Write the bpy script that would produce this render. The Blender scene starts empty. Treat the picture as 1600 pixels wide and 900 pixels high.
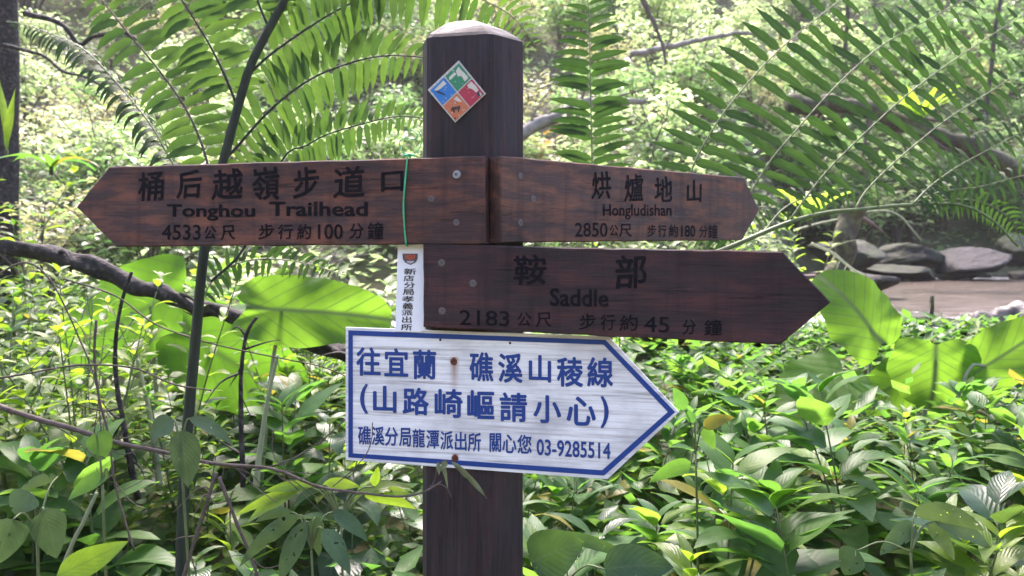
import bpy, math, random
import numpy as np
from mathutils import Vector, Matrix, noise

R = math.radians
V = Vector
random.seed(11)
S = bpy.context.scene
COL = S.collection

# ------------------------------------------------------------------ camera, light, exposure
EYE = 1.5                      # camera height
FOC = 1250.0                   # focal length in photo pixels (1600 wide)
HOR = 395.0                    # horizon row
cam = bpy.data.cameras.new('camera')
cam.sensor_width = 36.0
cam.lens = 36.0 * FOC / 1600.0
cam.shift_y = -(450.0 - HOR) / 1600.0
cam.clip_start = 0.05
cam.clip_end = 500
cam.dof.use_dof = True
cam.dof.focus_distance = 1.45
cam.dof.aperture_fstop = 6.0
camo = bpy.data.objects.new('camera', cam)
camo.location = (0, 0, EYE)
camo.rotation_euler = (R(90), 0, 0)
COL.objects.link(camo)
S.camera = camo

SUN_EL, SUN_AZ = R(58), R(-14)          # high sun behind the scene: everything is seen against the light
w = bpy.data.worlds.new('World')
S.world = w
w.use_nodes = True
nt = w.node_tree
bg = nt.nodes['Background']
sky = nt.nodes.new('ShaderNodeTexSky')
sky.sky_type = 'NISHITA'
sky.sun_disc = False
sky.sun_elevation = SUN_EL
sky.sun_rotation = SUN_AZ
sky.air_density = 1.0
sky.dust_density = 1.3
sky.ozone_density = 1.0
nt.links.new(sky.outputs[0], bg.inputs[0])
bg.inputs[1].default_value = 0.15
sun = bpy.data.lights.new('sun', 'SUN')
sun.energy = 3.6
sun.angle = R(22)
sun.color = (1.0, 0.98, 0.94)
suno = bpy.data.objects.new('sun', sun)
sd = V((math.sin(SUN_AZ) * math.cos(SUN_EL), math.cos(SUN_AZ) * math.cos(SUN_EL), math.sin(SUN_EL)))
suno.rotation_euler = sd.to_track_quat('Z', 'Y').to_euler()
suno.location = sd * 40
COL.objects.link(suno)
S.view_settings.view_transform = 'Standard'
S.view_settings.look = 'None'
S.view_settings.exposure = 2.5
S.view_settings.gamma = 1.0
S.view_settings.use_white_balance = True       # the camera was balanced for the blue shade
S.view_settings.white_balance_temperature = 7000
S.view_settings.white_balance_tint = 24
S.view_settings.use_curve_mapping = False


# ------------------------------------------------------------------ helpers
def P(x, y, d):
    """photo pixel and distance -> point in the place"""
    return V(((x - 800.0) / FOC * d, d, EYE - (y - HOR) / FOC * d))


def lerp(a, b, t):
    return a + (b - a) * t


class MB:
    def __init__(self):
        self.v, self.f, self.uv, self.m = [], [], [], []

    def add(self, vs, fs, uvs=None, m=0):
        o = len(self.v)
        self.v.extend(vs)
        self.uv.extend(uvs if uvs else [(0.5, 0.5)] * len(vs))
        for f in fs:
            self.f.append(tuple(i + o for i in f))
            self.m.append(m)

    def mesh(self, name, mats, smooth=True):
        me = bpy.data.meshes.new(name)
        me.from_pydata([tuple(p) for p in self.v], [], self.f)
        for m in mats:
            me.materials.append(m)
        if self.f:
            uvl = me.uv_layers.new(name='UVMap')
            idx = np.empty(len(me.loops), dtype=np.int32)
            me.loops.foreach_get('vertex_index', idx)
            uvl.data.foreach_set('uv', np.array(self.uv, dtype=np.float32)[idx].ravel())
            me.polygons.foreach_set('material_index', np.array(self.m, dtype=np.int32))
            me.polygons.foreach_set('use_smooth', np.full(len(me.polygons), smooth))
        me.update()
        return me

    def build(self, name, mats, parent=None, smooth=True, mat=None):
        """link as one object; vertices are in world space unless a matrix is given"""
        if not isinstance(mats, (list, tuple)):
            mats = [mats]
        o = bpy.data.objects.new(name, self.mesh(name, mats, smooth))
        COL.objects.link(o)
        M = mat if mat is not None else Matrix.Identity(4)
        if parent is not None:
            o.parent = parent
            o.matrix_basis = wm(parent).inverted() @ M
        else:
            o.matrix_basis = M
        return o


def wm(o):
    return o.matrix_basis if o.parent is None else wm(o.parent) @ o.matrix_basis


def tag(o, label=None, cat=None, group=None, kind=None):
    if label: o['label'] = label
    if cat: o['category'] = cat
    if group: o['group'] = group
    if kind: o['kind'] = kind
    return o


def thing(name, label, cat, loc=(0, 0, 0), group=None):
    o = bpy.data.objects.new(name, None)
    o.empty_display_size = 0.1
    COL.objects.link(o)
    o.matrix_basis = Matrix.Translation(V(loc))
    return tag(o, label, cat, group)


def kids(o):
    return [c for c in bpy.data.objects if c.parent == o]


def dup(src, M, label=None, group=None):
    c = src.copy()
    COL.objects.link(c)
    c.matrix_basis = M
    if label: c['label'] = label
    if group: c['group'] = group
    for ch in PARTS[src.name]:
        d = ch.copy()
        COL.objects.link(d)
        d.parent = c
        d.matrix_basis = ch.matrix_basis.copy()
    return c


PARTS = {}


def spline(pts, n):
    """Catmull-Rom through points, n samples"""
    pts = [V(p) for p in pts]
    if len(pts) == 2:
        return [pts[0].lerp(pts[1], i / (n - 1)) for i in range(n)]
    q = [pts[0] * 2 - pts[1]] + pts + [pts[-1] * 2 - pts[-2]]
    segs = len(pts) - 1
    ln = [(pts[i + 1] - pts[i]).length for i in range(segs)]
    tot = sum(ln)
    out = []
    for k in range(n):
        s = tot * k / (n - 1)
        i = 0
        while i < segs - 1 and s > ln[i]:
            s -= ln[i]
            i += 1
        t = min(1.0, s / max(ln[i], 1e-9))
        a, b, c, d = q[i:i + 4]
        out.append(0.5 * ((2 * b) + (c - a) * t + (2 * a - 5 * b + 4 * c - d) * t * t + (3 * b - a - 3 * c + d) * t * t * t))
    return out


def tube(mb, pts, r0, r1=None, n=6, m=0, lump=0.0, cap=True):
    r1 = r0 if r1 is None else r1
    k = len(pts)
    vs, uvs = [], []
    t0 = (pts[1] - pts[0]).normalized()
    a = t0.orthogonal().normalized()
    for i, p in enumerate(pts):
        t = (pts[min(i + 1, k - 1)] - pts[max(i - 1, 0)]).normalized()
        a = (a - t * a.dot(t)).normalized()
        b = t.cross(a)
        r = lerp(r0, r1, i / (k - 1))
        for j in range(n):
            g = 2 * math.pi * j / n
            rr = r * (1 + lump * noise.noise(p * (0.35 / max(r, 1e-4)) + V((math.cos(g), math.sin(g), 0)) * 0.9))
            vs.append(p + (a * math.cos(g) + b * math.sin(g)) * rr)
            uvs.append((i / (k - 1), j / n))
    fs = [(i * n + j, i * n + (j + 1) % n, (i + 1) * n + (j + 1) % n, (i + 1) * n + j) for i in range(k - 1) for j in range(n)]
    if cap:
        fs.append(tuple(range(n))[::-1])
        fs.append(tuple((k - 1) * n + j for j in range(n)))
    mb.add(vs, fs, uvs, m)


def prof_lance(u):
    return (math.sin(math.pi * min(1, u ** 0.75)) ** 0.85) * (1 - 0.18 * u)


def prof_ovate(u):
    return math.sin(math.pi * u ** 0.6) ** 0.75 if 0 < u < 1 else 0.0


def prof_pinnule(u):
    a = min(1.0, 0.55 + u * 6)
    b = 1.0 if u < 0.40 else max(0.0, 1 - ((u - 0.40) / 0.60) ** 1.9)
    return a * b * (1 + 0.09 * math.sin(u * 44))


def leaf(mb, p, d, b, L, W, g=0.3, nseg=5, prof=prof_lance, fold=0.2, m=0, wave=0.0, mid=False):
    """one blade: centre line from p along d bending towards the ground, width along b"""
    d = d.normalized()
    p = V(p)
    vs, uvs = [], []
    ph = random.random() * 6
    nv = 3
    for i in range(nseg + 1):
        u = i / nseg
        bb = b - d * b.dot(d)
        if bb.length < 1e-5:
            bb = d.orthogonal()
        bb.normalize()
        n = d.cross(bb)
        if n.z < 0: n = -n
        wd = W * 0.5 * prof(u) if 0 < i < nseg else W * 0.5 * (0.0 if i else 0.55 * prof(0.02))
        wv = wave * W * math.sin(u * 9 + ph)
        vs.append(p + bb * wd * math.cos(fold) + n * (wd * math.sin(fold) + wv))
        vs.append(V(p))
        vs.append(p - bb * wd * math.cos(fold) + n * (wd * math.sin(fold) - wv))
        uvs += [(u, 1.0), (u, 0.0), (u, -1.0)]
        p = p + d * (L / nseg)
        d = (d + V((0, 0, -1)) * (g * 1.6 / nseg)).normalized()
    fs = []
    for i in range(nseg):
        o = i * nv
        fs += [(o, o + 1, o + 4, o + 3), (o + 1, o + 2, o + 5, o + 4)]
    mb.add(vs, fs, uvs, m)


# ------------------------------------------------------------------ materials
def mat(name):
    m = bpy.data.materials.new(name)
    m.use_nodes = True
    for n in list(m.node_tree.nodes):
        m.node_tree.nodes.remove(n)
    return m, m.node_tree.nodes, m.node_tree.links


def N(ns, t, **kw):
    n = ns.new(t)
    for k, v in kw.items():
        if k.startswith('i_'):
            n.inputs[k[2:].replace('_', ' ')].default_value = v
        else:
            setattr(n, k, v)
    return n


def mth(ns, lk, op, a, b=None, clamp=False):
    n = ns.new('ShaderNodeMath')
    n.operation = op
    n.use_clamp = clamp
    for i, x in enumerate((a, b)):
        if x is None: continue
        if isinstance(x, (int, float)):
            n.inputs[i].default_value = x
        else:
            lk.new(x, n.inputs[i])
    return n.outputs[0]


def ramp(ns, lk, fac, stops):
    r = ns.new('ShaderNodeValToRGB')
    cr = r.color_ramp
    while len(cr.elements) < len(stops):
        cr.elements.new(0.5)
    for e, (p, c) in zip(cr.elements, stops):
        e.position = p
        e.color = (*c, 1) if len(c) == 3 else c
    lk.new(fac, r.inputs[0])
    return r.outputs[0]


def mixc(ns, lk, fac, a, b, mode='MIX'):
    n = ns.new('ShaderNodeMix')
    n.data_type = 'RGBA'
    n.blend_type = mode
    for sock, x in ((n.inputs[0], fac), (n.inputs[6], a), (n.inputs[7], b)):
        if isinstance(x, (int, float)):
            sock.default_value = x
        elif isinstance(x, tuple):
            sock.default_value = (*x, 1)
        else:
            lk.new(x, sock)
    return n.outputs[2]


def leafmat(name, cols, trans=None, tmix=0.45, rough=0.35, veins=9.0, slant=0.35, bump=0.35, spec=0.5, veincol=0.25, scale=1.0, old=0.0, holes=0.0):
    m, ns, lk = mat(name)
    out = ns.new('ShaderNodeOutputMaterial')
    geo = ns.new('ShaderNodeNewGeometry')
    obi = ns.new('ShaderNodeObjectInfo')
    rnd = mth(ns, lk, 'FRACT', mth(ns, lk, 'ADD', geo.outputs['Random Per Island'], mth(ns, lk, 'MULTIPLY', obi.outputs['Random'], 0.37)))
    k = len(cols)
    c = ramp(ns, lk, rnd, [(i / max(1, k - 1), x) for i, x in enumerate(cols)])
    tr = trans or [tuple(min(1, x * f) for x, f in zip(cc, (2.6, 2.3, 1.1))) for cc in cols]
    tc = ramp(ns, lk, rnd, [(i / max(1, k - 1), x) for i, x in enumerate(tr)])
    if old:
        aged = mth(ns, lk, 'GREATER_THAN', mth(ns, lk, 'FRACT', mth(ns, lk, 'MULTIPLY', rnd, 57.3)), 1.0 - old)
        c = mixc(ns, lk, aged, c, (0.14, 0.13, 0.03))
        tc = mixc(ns, lk, aged, tc, (0.36, 0.34, 0.045))
    tex = N(ns, 'ShaderNodeTexCoord')
    nz = N(ns, 'ShaderNodeTexNoise', i_Scale=38.0 * scale, i_Detail=3.0)
    lk.new(tex.outputs['Object'], nz.inputs['Vector'])
    blot = ramp(ns, lk, nz.outputs[0], [(0.3, (0.72, 0.74, 0.7)), (0.7, (1.2, 1.15, 1.1))])
    c = mixc(ns, lk, 1.0, c, blot, 'MULTIPLY')
    tc = mixc(ns, lk, 0.7, tc, blot, 'MULTIPLY')
    uv = N(ns, 'ShaderNodeUVMap')
    sp = ns.new('ShaderNodeSeparateXYZ')
    lk.new(uv.outputs[0], sp.inputs[0])
    av = mth(ns, lk, 'ABSOLUTE', sp.outputs[1])
    lat = mth(ns, lk, 'FRACT', mth(ns, lk, 'MULTIPLY', mth(ns, lk, 'SUBTRACT', sp.outputs[0], mth(ns, lk, 'MULTIPLY', av, slant)), veins))
    tri = mth(ns, lk, 'ABSOLUTE', mth(ns, lk, 'SUBTRACT', lat, 0.5))     # 0.5 on the vein
    vl = mth(ns, lk, 'SMOOTH_MAX', mth(ns, lk, 'MULTIPLY', mth(ns, lk, 'SUBTRACT', tri, 0.43), 12.0), 0.0)
    md = mth(ns, lk, 'SUBTRACT', 1.0, mth(ns, lk, 'MULTIPLY', av, 11.0), True)
    vein = mth(ns, lk, 'MAXIMUM', vl, md, True)
    c = mixc(ns, lk, mth(ns, lk, 'MULTIPLY', vein, veincol), c, (0.30, 0.36, 0.18))
    tc = mixc(ns, lk, mth(ns, lk, 'MULTIPLY', vein, min(1, veincol * 2)), tc, (0.03, 0.06, 0.015))
    bm = N(ns, 'ShaderNodeBump', i_Strength=bump, i_Distance=0.004)
    lk.new(mth(ns, lk, 'ADD', mth(ns, lk, 'SUBTRACT', 1.0, tri), mth(ns, lk, 'MULTIPLY', nz.outputs[0], 0.6)), bm.inputs['Height'])
    pr = N(ns, 'ShaderNodeBsdfPrincipled')
    pr.inputs['Roughness'].default_value = rough
    pr.inputs['Specular IOR Level'].default_value = spec
    lk.new(c, pr.inputs['Base Color'])
    lk.new(bm.outputs[0], pr.inputs['Normal'])
    tl = ns.new('ShaderNodeBsdfTranslucent')
    lk.new(tc, tl.inputs['Color'])
    mx = ns.new('ShaderNodeMixShader')
    mx.inputs[0].default_value = tmix
    lk.new(pr.outputs[0], mx.inputs[1])
    lk.new(tl.outputs[0], mx.inputs[2])
    if holes:                                        # eaten spots
        hn = N(ns, 'ShaderNodeTexNoise', i_Scale=95.0, i_Detail=1.0)
        lk.new(tex.outputs['Object'], hn.inputs['Vector'])
        tp = ns.new('ShaderNodeBsdfTransparent')
        m2 = ns.new('ShaderNodeMixShader')
        lk.new(mth(ns, lk, 'GREATER_THAN', hn.outputs[0], 1.0 - holes), m2.inputs[0])
        lk.new(mx.outputs[0], m2.inputs[1])
        lk.new(tp.outputs[0], m2.inputs[2])
        mx = m2
    lk.new(mx.outputs[0], out.inputs[0])
    return m


def noisemat(name, stops, scale=(8, 8, 8), rough=0.8, bump=0.4, bdist=0.01, detail=6, spec=0.3, coord='Object', rough2=None):
    m, ns, lk = mat(name)
    out = ns.new('ShaderNodeOutputMaterial')
    tex = ns.new('ShaderNodeTexCoord')
    mp = ns.new('ShaderNodeMapping')
    mp.inputs['Scale'].default_value = scale
    lk.new(tex.outputs[coord], mp.inputs[0])
    nz = N(ns, 'ShaderNodeTexNoise', i_Scale=1.0, i_Detail=detail, i_Roughness=0.65)
    lk.new(mp.outputs[0], nz.inputs['Vector'])
    c = ramp(ns, lk, nz.outputs[0], stops)
    pr = ns.new('ShaderNodeBsdfPrincipled')
    pr.inputs['Roughness'].default_value = rough
    pr.inputs['Specular IOR Level'].default_value = spec
    lk.new(c, pr.inputs['Base Color'])
    bm = N(ns, 'ShaderNodeBump', i_Strength=bump, i_Distance=bdist)
    lk.new(nz.outputs[0], bm.inputs['Height'])
    lk.new(bm.outputs[0], pr.inputs['Normal'])
    lk.new(pr.outputs[0], out.inputs[0])
    return m


def woodmat(name, dark, mid, red, amt, weather=0.25, vert=False, rough=0.62):
    """stained timber: long grain, reddish worn patches, greyish weathering"""
    m, ns, lk = mat(name)
    out = ns.new('ShaderNodeOutputMaterial')
    tex = ns.new('ShaderNodeTexCoord')

    def nz(sc, det, rg=0.6):
        mp = ns.new('ShaderNodeMapping')
        mp.inputs['Scale'].default_value = sc
        lk.new(tex.outputs['Object'], mp.inputs[0])
        n = N(ns, 'ShaderNodeTexNoise', i_Scale=1.0, i_Detail=det, i_Roughness=rg)
        lk.new(mp.outputs[0], n.inputs['Vector'])
        return n.outputs[0]
    a = (lambda l, t: (t, t, l)) if vert else (lambda l, t: (l, t, t))
    grain = nz(a(7, 260), 5, 0.7)
    fine = nz(a(30, 900), 3, 0.7)
    patch = nz(a(9, 38), 5, 0.62)
    big = nz(a(2.5, 7), 3)
    c = ramp(ns, lk, grain, [(0.3, dark), (0.7, mid)])
    c = mixc(ns, lk, mth(ns, lk, 'MULTIPLY', ramp(ns, lk, patch, [(0.44, (0, 0, 0)), (0.66, (1, 1, 1))]), amt), c, red)
    c = mixc(ns, lk, mth(ns, lk, 'MULTIPLY', ramp(ns, lk, big, [(0.4, (0, 0, 0)), (0.75, (1, 1, 1))]), weather), c, tuple(x * 0.55 for x in dark))
    c = mixc(ns, lk, 0.6, c, ramp(ns, lk, fine, [(0.25, (0.55, 0.55, 0.55)), (0.75, (1.35, 1.35, 1.35))]), 'MULTIPLY')
    # drying cracks along the grain
    ck = nz(a(2.2, 75), 4, 0.55)
    cmask = ramp(ns, lk, nz(a(5, 16), 2), [(0.50, (0, 0, 0)), (0.62, (1, 1, 1))])
    crack = mth(ns, lk, 'MULTIPLY', mth(ns, lk, 'SUBTRACT', 1.0, mth(ns, lk, 'MULTIPLY', mth(ns, lk, 'ABSOLUTE', mth(ns, lk, 'SUBTRACT', ck, 0.5)), 55.0), True), cmask)
    c = mixc(ns, lk, mth(ns, lk, 'MULTIPLY', crack, 0.85), c, (0.006, 0.005, 0.005))
    # run-down stains across the grain and pale scuffs
    drip = nz((34, 34, 3.0) if vert else (34, 3.0, 34), 4)
    c = mixc(ns, lk, mth(ns, lk, 'MULTIPLY', ramp(ns, lk, drip, [(0.50, (0, 0, 0)), (0.72, (1, 1, 1))]), 0.55), c, tuple(x * 0.5 for x in dark))
    scuff = nz(a(40, 120), 6, 0.75)
    c = mixc(ns, lk, mth(ns, lk, 'MULTIPLY', ramp(ns, lk, scuff, [(0.62, (0, 0, 0)), (0.74, (1, 1, 1))]), 0.35), c, (0.20, 0.15, 0.14) if not name.startswith('grey') else (0.07, 0.06, 0.07))
    pr = ns.new('ShaderNodeBsdfPrincipled')
    lk.new(c, pr.inputs['Base Color'])
    lk.new(ramp(ns, lk, patch, [(0.3, (rough - 0.1,) * 3), (0.7, (rough + 0.2,) * 3)]), pr.inputs['Roughness'])
    pr.inputs['Specular IOR Level'].default_value = 0.22
    bm = N(ns, 'ShaderNodeBump', i_Strength=0.5, i_Distance=0.0012)
    lk.new(mth(ns, lk, 'SUBTRACT', mth(ns, lk, 'ADD', grain, mth(ns, lk, 'MULTIPLY', fine, 0.6)), mth(ns, lk, 'MULTIPLY', crack, 1.5)), bm.inputs['Height'])
    lk.new(bm.outputs[0], pr.inputs['Normal'])
    lk.new(pr.outputs[0], out.inputs[0])
    return m


def plain(name, col, rough=0.6, metal=0.0, var=0.25, scale=60, spec=0.4):
    return noisemat(name, [(0.25, tuple(x * (1 - var) for x in col)), (0.75, tuple(min(1, x * (1 + var)) for x in col))], (scale,) * 3, rough, 0.15, 0.001, 4, spec)


M_post = woodmat('dark_post_timber', (0.015, 0.011, 0.013), (0.044, 0.033, 0.039), (0.085, 0.042, 0.038), 0.45, 0.5, vert=True)
M_cap = woodmat('grey_sky_sheen_timber', (0.018, 0.015, 0.019), (0.040, 0.035, 0.042), (0.018, 0.014, 0.015), 0.5, 0.2)  # lavender grey of the reflected sky is put into the cap colour
M_board = woodmat('red_brown_board', (0.036, 0.020, 0.020), (0.085, 0.046, 0.043), (0.24, 0.085, 0.052), 0.75, 0.6)
M_board2 = woodmat('brown_board', (0.042, 0.024, 0.022), (0.10, 0.054, 0.047), (0.25, 0.10, 0.062), 0.75, 0.5)
M_board3 = woodmat('dark_plum_board', (0.019, 0.011, 0.013), (0.050, 0.029, 0.034), (0.13, 0.048, 0.040), 0.5, 0.55)
M_carve = noisemat('groove_shade_lettering', [(0.26, (0.030, 0.022, 0.022)), (0.40, (0.012, 0.010, 0.013)), (0.7, (0.008, 0.007, 0.010))], (70, 70, 70), 0.9, 0.15, 0.001, 5, 0.08)  # flat dark lettering; the shade of cut grooves is put into its colour
M_carve_faint = plain('worn_engraving', (0.042, 0.028, 0.03), 0.8)
M_bolt = plain('dull_steel', (0.085, 0.07, 0.07), 0.6, var=0.35, scale=300)
M_boltb = plain('zinc_steel', (0.24, 0.24, 0.27), 0.45, var=0.3, scale=300)
M_hole = plain('screw_recess', (0.03, 0.022, 0.022), 0.8)
M_rust = noisemat('rust', [(0.3, (0.05, 0.016, 0.010)), (0.7, (0.20, 0.06, 0.03))], (300,) * 3, 0.9, 0.6, 0.001)
M_green = plain('green_twine', (0.015, 0.36, 0.17), 0.5)

# ------------------------------------------------------------------ terrain, water
WATER = 1.136
PY = [-60, -20, -10, -5, -2.0, 0, 1.5, 4.0, 7, 10, 14, 20, 27, 60]  # rise behind the camera is unseen, added and shaped for the front light
PL = [24, 9, 3.5, 1.2, 0.1, 0.1, 0.30, 0.80, 1.5, 2.9, 5.6, 10.0, 15.5, 32]
QY = [-60, -20, -10, -5, -2.0, 0, 1.5, 3.2, 3.70, 4.10, 12.5, 13.3, 15, 20, 27, 60]
QR = [24, 9, 3.5, 1.2, 0.1, 0.1, 0.35, 0.98, 1.15, 0.9, 0.85, 1.30, 2.4, 6.6, 12.5, 30]


def H(x, y):
    l = float(np.interp(y, PY, PL))
    r = float(np.interp(y, QY, QR))
    xb = float(np.interp(y, [3.0, 4.0, 13, 16], [1.2, 1.75, 5.0, 4.0]))
    t = min(1, max(0, (xb - x) / 1.7))
    t = t * t * (3 - 2 * t)
    h = lerp(r, l, t)
    k = 0.05 + 0.02 * min(12, max(0, y - 4))
    if x > 1 and 2.8 < y < 4.6:
        k *= 0.15                                     # the lip of the pool is level
    h += k * noise.noise(V((x * 0.9, y * 0.9, 0.3))) + 0.3 * k * noise.noise(V((x * 3.1, y * 3.1, 7)))
    return h


def axis(lo, hi, dense_lo, dense_hi, step, grow=1.18):
    c = list(np.arange(dense_lo, dense_hi + 1e-6, step))
    s, p = step, dense_hi
    while p < hi:
        s *= grow
        p += s
        c.append(min(p, hi))
    s, p = step, dense_lo
    while p > lo:
        s *= grow
        p -= s
        c.insert(0, max(p, lo))
    return c


xs = axis(-70, 70, -7, 11, 0.25)
ys = axis(-55, 58, 0, 22, 0.25)
mb = MB()
mb.add([V((x, y, H(x, y))) for y in ys for x in xs],
       [(j * len(xs) + i, j * len(xs) + i + 1, (j + 1) * len(xs) + i + 1, (j + 1) * len(xs) + i) for j in range(len(ys) - 1) for i in range(len(xs) - 1)])
M_ground = noisemat('forest_floor', [(0.25, (0.018, 0.016, 0.010)), (0.45, (0.05, 0.06, 0.022)), (0.6, (0.10, 0.085, 0.05)), (0.8, (0.15, 0.14, 0.09))], (2.2, 2.2, 2.2), 0.9, 0.9, 0.08, 10)
tag(mb.build('terrain', M_ground), kind='structure')

# creek water: dark brown pool, broken white water at the lip
m, ns, lk = mat('creek_water')
out = ns.new('ShaderNodeOutputMaterial')
tex = ns.new('ShaderNodeTexCoord')
mp = ns.new('ShaderNodeMapping')
mp.inputs['Scale'].default_value = (1.6, 4.5, 1)
lk.new(tex.outputs['Object'], mp.inputs[0])
nz = N(ns, 'ShaderNodeTexNoise', i_Scale=1.8, i_Detail=5.0)
lk.new(mp.outputs[0], nz.inputs['Vector'])
nz2 = N(ns, 'ShaderNodeTexNoise', i_Scale=5.0, i_Detail=8.0, i_Roughness=0.7)
lk.new(mp.outputs[0], nz2.inputs['Vector'])
sp = ns.new('ShaderNodeSeparateXYZ')
lk.new(tex.outputs['Object'], sp.inputs[0])
near = mth(ns, lk, 'SUBTRACT', 1.0, mth(ns, lk, 'MULTIPLY', mth(ns, lk, 'ABSOLUTE', mth(ns, lk, 'SUBTRACT', sp.outputs[1], 4.15)), 1.15), True)
far_ = mth(ns, lk, 'SUBTRACT', 1.0, mth(ns, lk, 'MULTIPLY', mth(ns, lk, 'ABSOLUTE', mth(ns, lk, 'SUBTRACT', sp.outputs[1], 11.6)), 0.8), True)
fo = mth(ns, lk, 'ADD', near, mth(ns, lk, 'MULTIPLY', far_, 0.6))
foam = mth(ns, lk, 'MULTIPLY', mth(ns, lk, 'SUBTRACT', mth(ns, lk, 'ADD', nz2.outputs[0], mth(ns, lk, 'MULTIPLY', fo, 0.36)), 0.64), 6.0, True)
wc = ramp(ns, lk, nz.outputs[0], [(0.34, (0.030, 0.020, 0.015)), (0.5, (0.070, 0.048, 0.037)), (0.66, (0.14, 0.105, 0.088))])
wc = mixc(ns, lk, foam, wc, (0.78, 0.78, 0.80))
pr = ns.new('ShaderNodeBsdfPrincipled')
lk.new(wc, pr.inputs['Base Color'])
pr.inputs['IOR'].default_value = 1.33
lk.new(mth(ns, lk, 'ADD', 0.12, mth(ns, lk, 'MULTIPLY', foam, 0.6)), pr.inputs['Roughness'])
bm = N(ns, 'ShaderNodeBump', i_Strength=0.8, i_Distance=0.05)
lk.new(mth(ns, lk, 'ADD', nz.outputs[0], mth(ns, lk, 'MULTIPLY', nz2.outputs[0], 0.5)), bm.inputs['Height'])
lk.new(bm.outputs[0], pr.inputs['Normal'])
lk.new(pr.outputs[0], out.inputs[0])
M_water = m
mb = MB()
wx, wy = list(np.arange(0.6, 26, 0.2)), list(np.arange(3.69, 14.2, 0.12))
mb.add([V((x, y, WATER + 0.018 * noise.noise(V((x * 2, y * 4, 1))) * (2.0 if y < 5 else 0.5))) for y in wy for x in wx],
       [(j * len(wx) + i, j * len(wx) + i + 1, (j + 1) * len(wx) + i + 1, (j + 1) * len(wx) + i) for j in range(len(wy) - 1) for i in range(len(wx) - 1)])
tag(mb.build('creek_water', M_water), kind='structure')

# ------------------------------------------------------------------ the signpost
n1 = V((-0.2164, -0.9763, 0)).normalized()           # outward normal of the front face
e1 = V((0.9763, -0.2164, 0)).normalized()
n2 = V((0.7071, -0.7071, 0))                         # outward normal of the right-hand face
e2 = V((0.7071, 0.7071, 0))
K1 = n1.dot(V((-0.046, 1.35, 0)))                    # outer surface of the front boards


def hit(px, py, n, k):
    d = V(((px - 800) / FOC, 1.0, -(py - HOR) / FOC))
    o = V((0, 0, EYE))
    t = (k - n.dot(o)) / n.dot(d)
    return o + d * t


BT = 0.027                                            # board thickness
A_ = hit(667, HOR, n1, K1 - BT)
B_ = hit(768, HOR, n1, K1 - BT)
K2p = n2.dot(B_)                                      # right-hand face of the post
C_ = hit(820, HOR, n2, K2p)
K2 = K2p + BT
F_ = P(660.5, HOR, A_.y + 0.055)
O_ = A_ + (C_ - B_)
D_ = O_ * 2 - A_
E_ = O_ * 2 - B_
plan = [A_, B_, C_, D_, E_, F_]
ctr = sum(plan, V((0, 0, 0))) / 6
base_z = H(ctr.x, ctr.y)
post = thing('signpost', 'dark wooden trail signpost carrying three brown arrow boards and a blue-edged white arrow sign', 'signpost', (ctr.x, ctr.y, base_z))


def topz(p):
    py = 52 if p is not C_ else 65
    return EYE - (py - HOR) / FOC * p.y


ztop = EYE - (52.5 - HOR) / FOC * B_.y
mb = MB()
rings = [base_z - 0.3] + list(np.linspace(base_z, ztop, 24))
vs = []
for z in rings:
    for k in range(6):
        a, b = plan[k], plan[(k + 1) % 6]
        for t in (0.06, 0.94):                       # small arris chamfer
            q = a.lerp(b, t)
            q = q + (q - ctr).normalized() * 0.0012 * noise.noise(V((q.x * 30, q.y * 30, z * 5)))
            vs.append(V((q.x, q.y, z)))
n_ = 12
fs = [(i * n_ + j, i * n_ + (j + 1) % n_, (i + 1) * n_ + (j + 1) % n_, (i + 1) * n_ + j) for i in range(len(rings) - 1) for j in range(n_)]
mb.add(vs, fs)
Mp = Matrix.Translation((ctr.x, ctr.y, base_z))
mb.v = [Mp.inverted() @ v for v in mb.v]
shaft = mb.build('post', M_post, post, smooth=False, mat=Mp)
# worn low point of the post
mb = MB()
tip = ctr.copy()
tip.z = EYE - (35 - HOR) / FOC * ctr.y
ring0 = [V((v.x, v.y, ztop)) for v in vs[-12:]]
rows = [ring0]
for f_, h_ in ((.93, .16), (.72, .50), (.48, .80), (.24, .96)):
    rows.append([V((*ctr.lerp(V((v.x, v.y, 0)), f_).xy, lerp(ztop, tip.z, h_ + .05 * noise.noise(V((v.x * 50, v.y * 50, f_ * 9)))))) for v in ring0])
mb.add([p for r_ in rows for p in r_] + [tip], [(r * 12 + j, r * 12 + (j + 1) % 12, (r + 1) * 12 + (j + 1) % 12, (r + 1) * 12 + j) for r in range(4) for j in range(12)] + [(48 + j, 48 + (j + 1) % 12, 60) for j in range(12)])
cap = mb.build('cap', M_cap, post, smooth=False)
tag(cap, 'grey low pointed top of the post')


class Frame:
    """a flat face of the post: local x along the board, y up, z out of the face"""
    def __init__(self, e, n, k, px, py):
        self.e, self.n, self.k = e, n, k
        self.o = hit(px, py, n, k)
        self.M = Matrix(((e.x, 0, n.x, self.o.x), (e.y, 0, n.y, self.o.y), (e.z, 1, n.z, self.o.z), (0, 0, 0, 1)))

    def uv(self, px, py, off=0.0):
        q = hit(px, py, self.n, self.k + off) - self.o
        return (q.dot(self.e), q.z)


F1 = Frame(e1, n1, K1, 757, 310)
F2 = Frame(e2, n2, K2, 783, 310)
FP = Frame(e1, n1, K1 - BT, 715, 144)                 # bare front face of the post
FB = Frame(e1, n1, K1 - BT + 0.0045, 711, 640)        # thin metal sign
FS = Frame(e1, n1, K1 - BT + 0.0075, 640, 450)        # plastic strip


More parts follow.
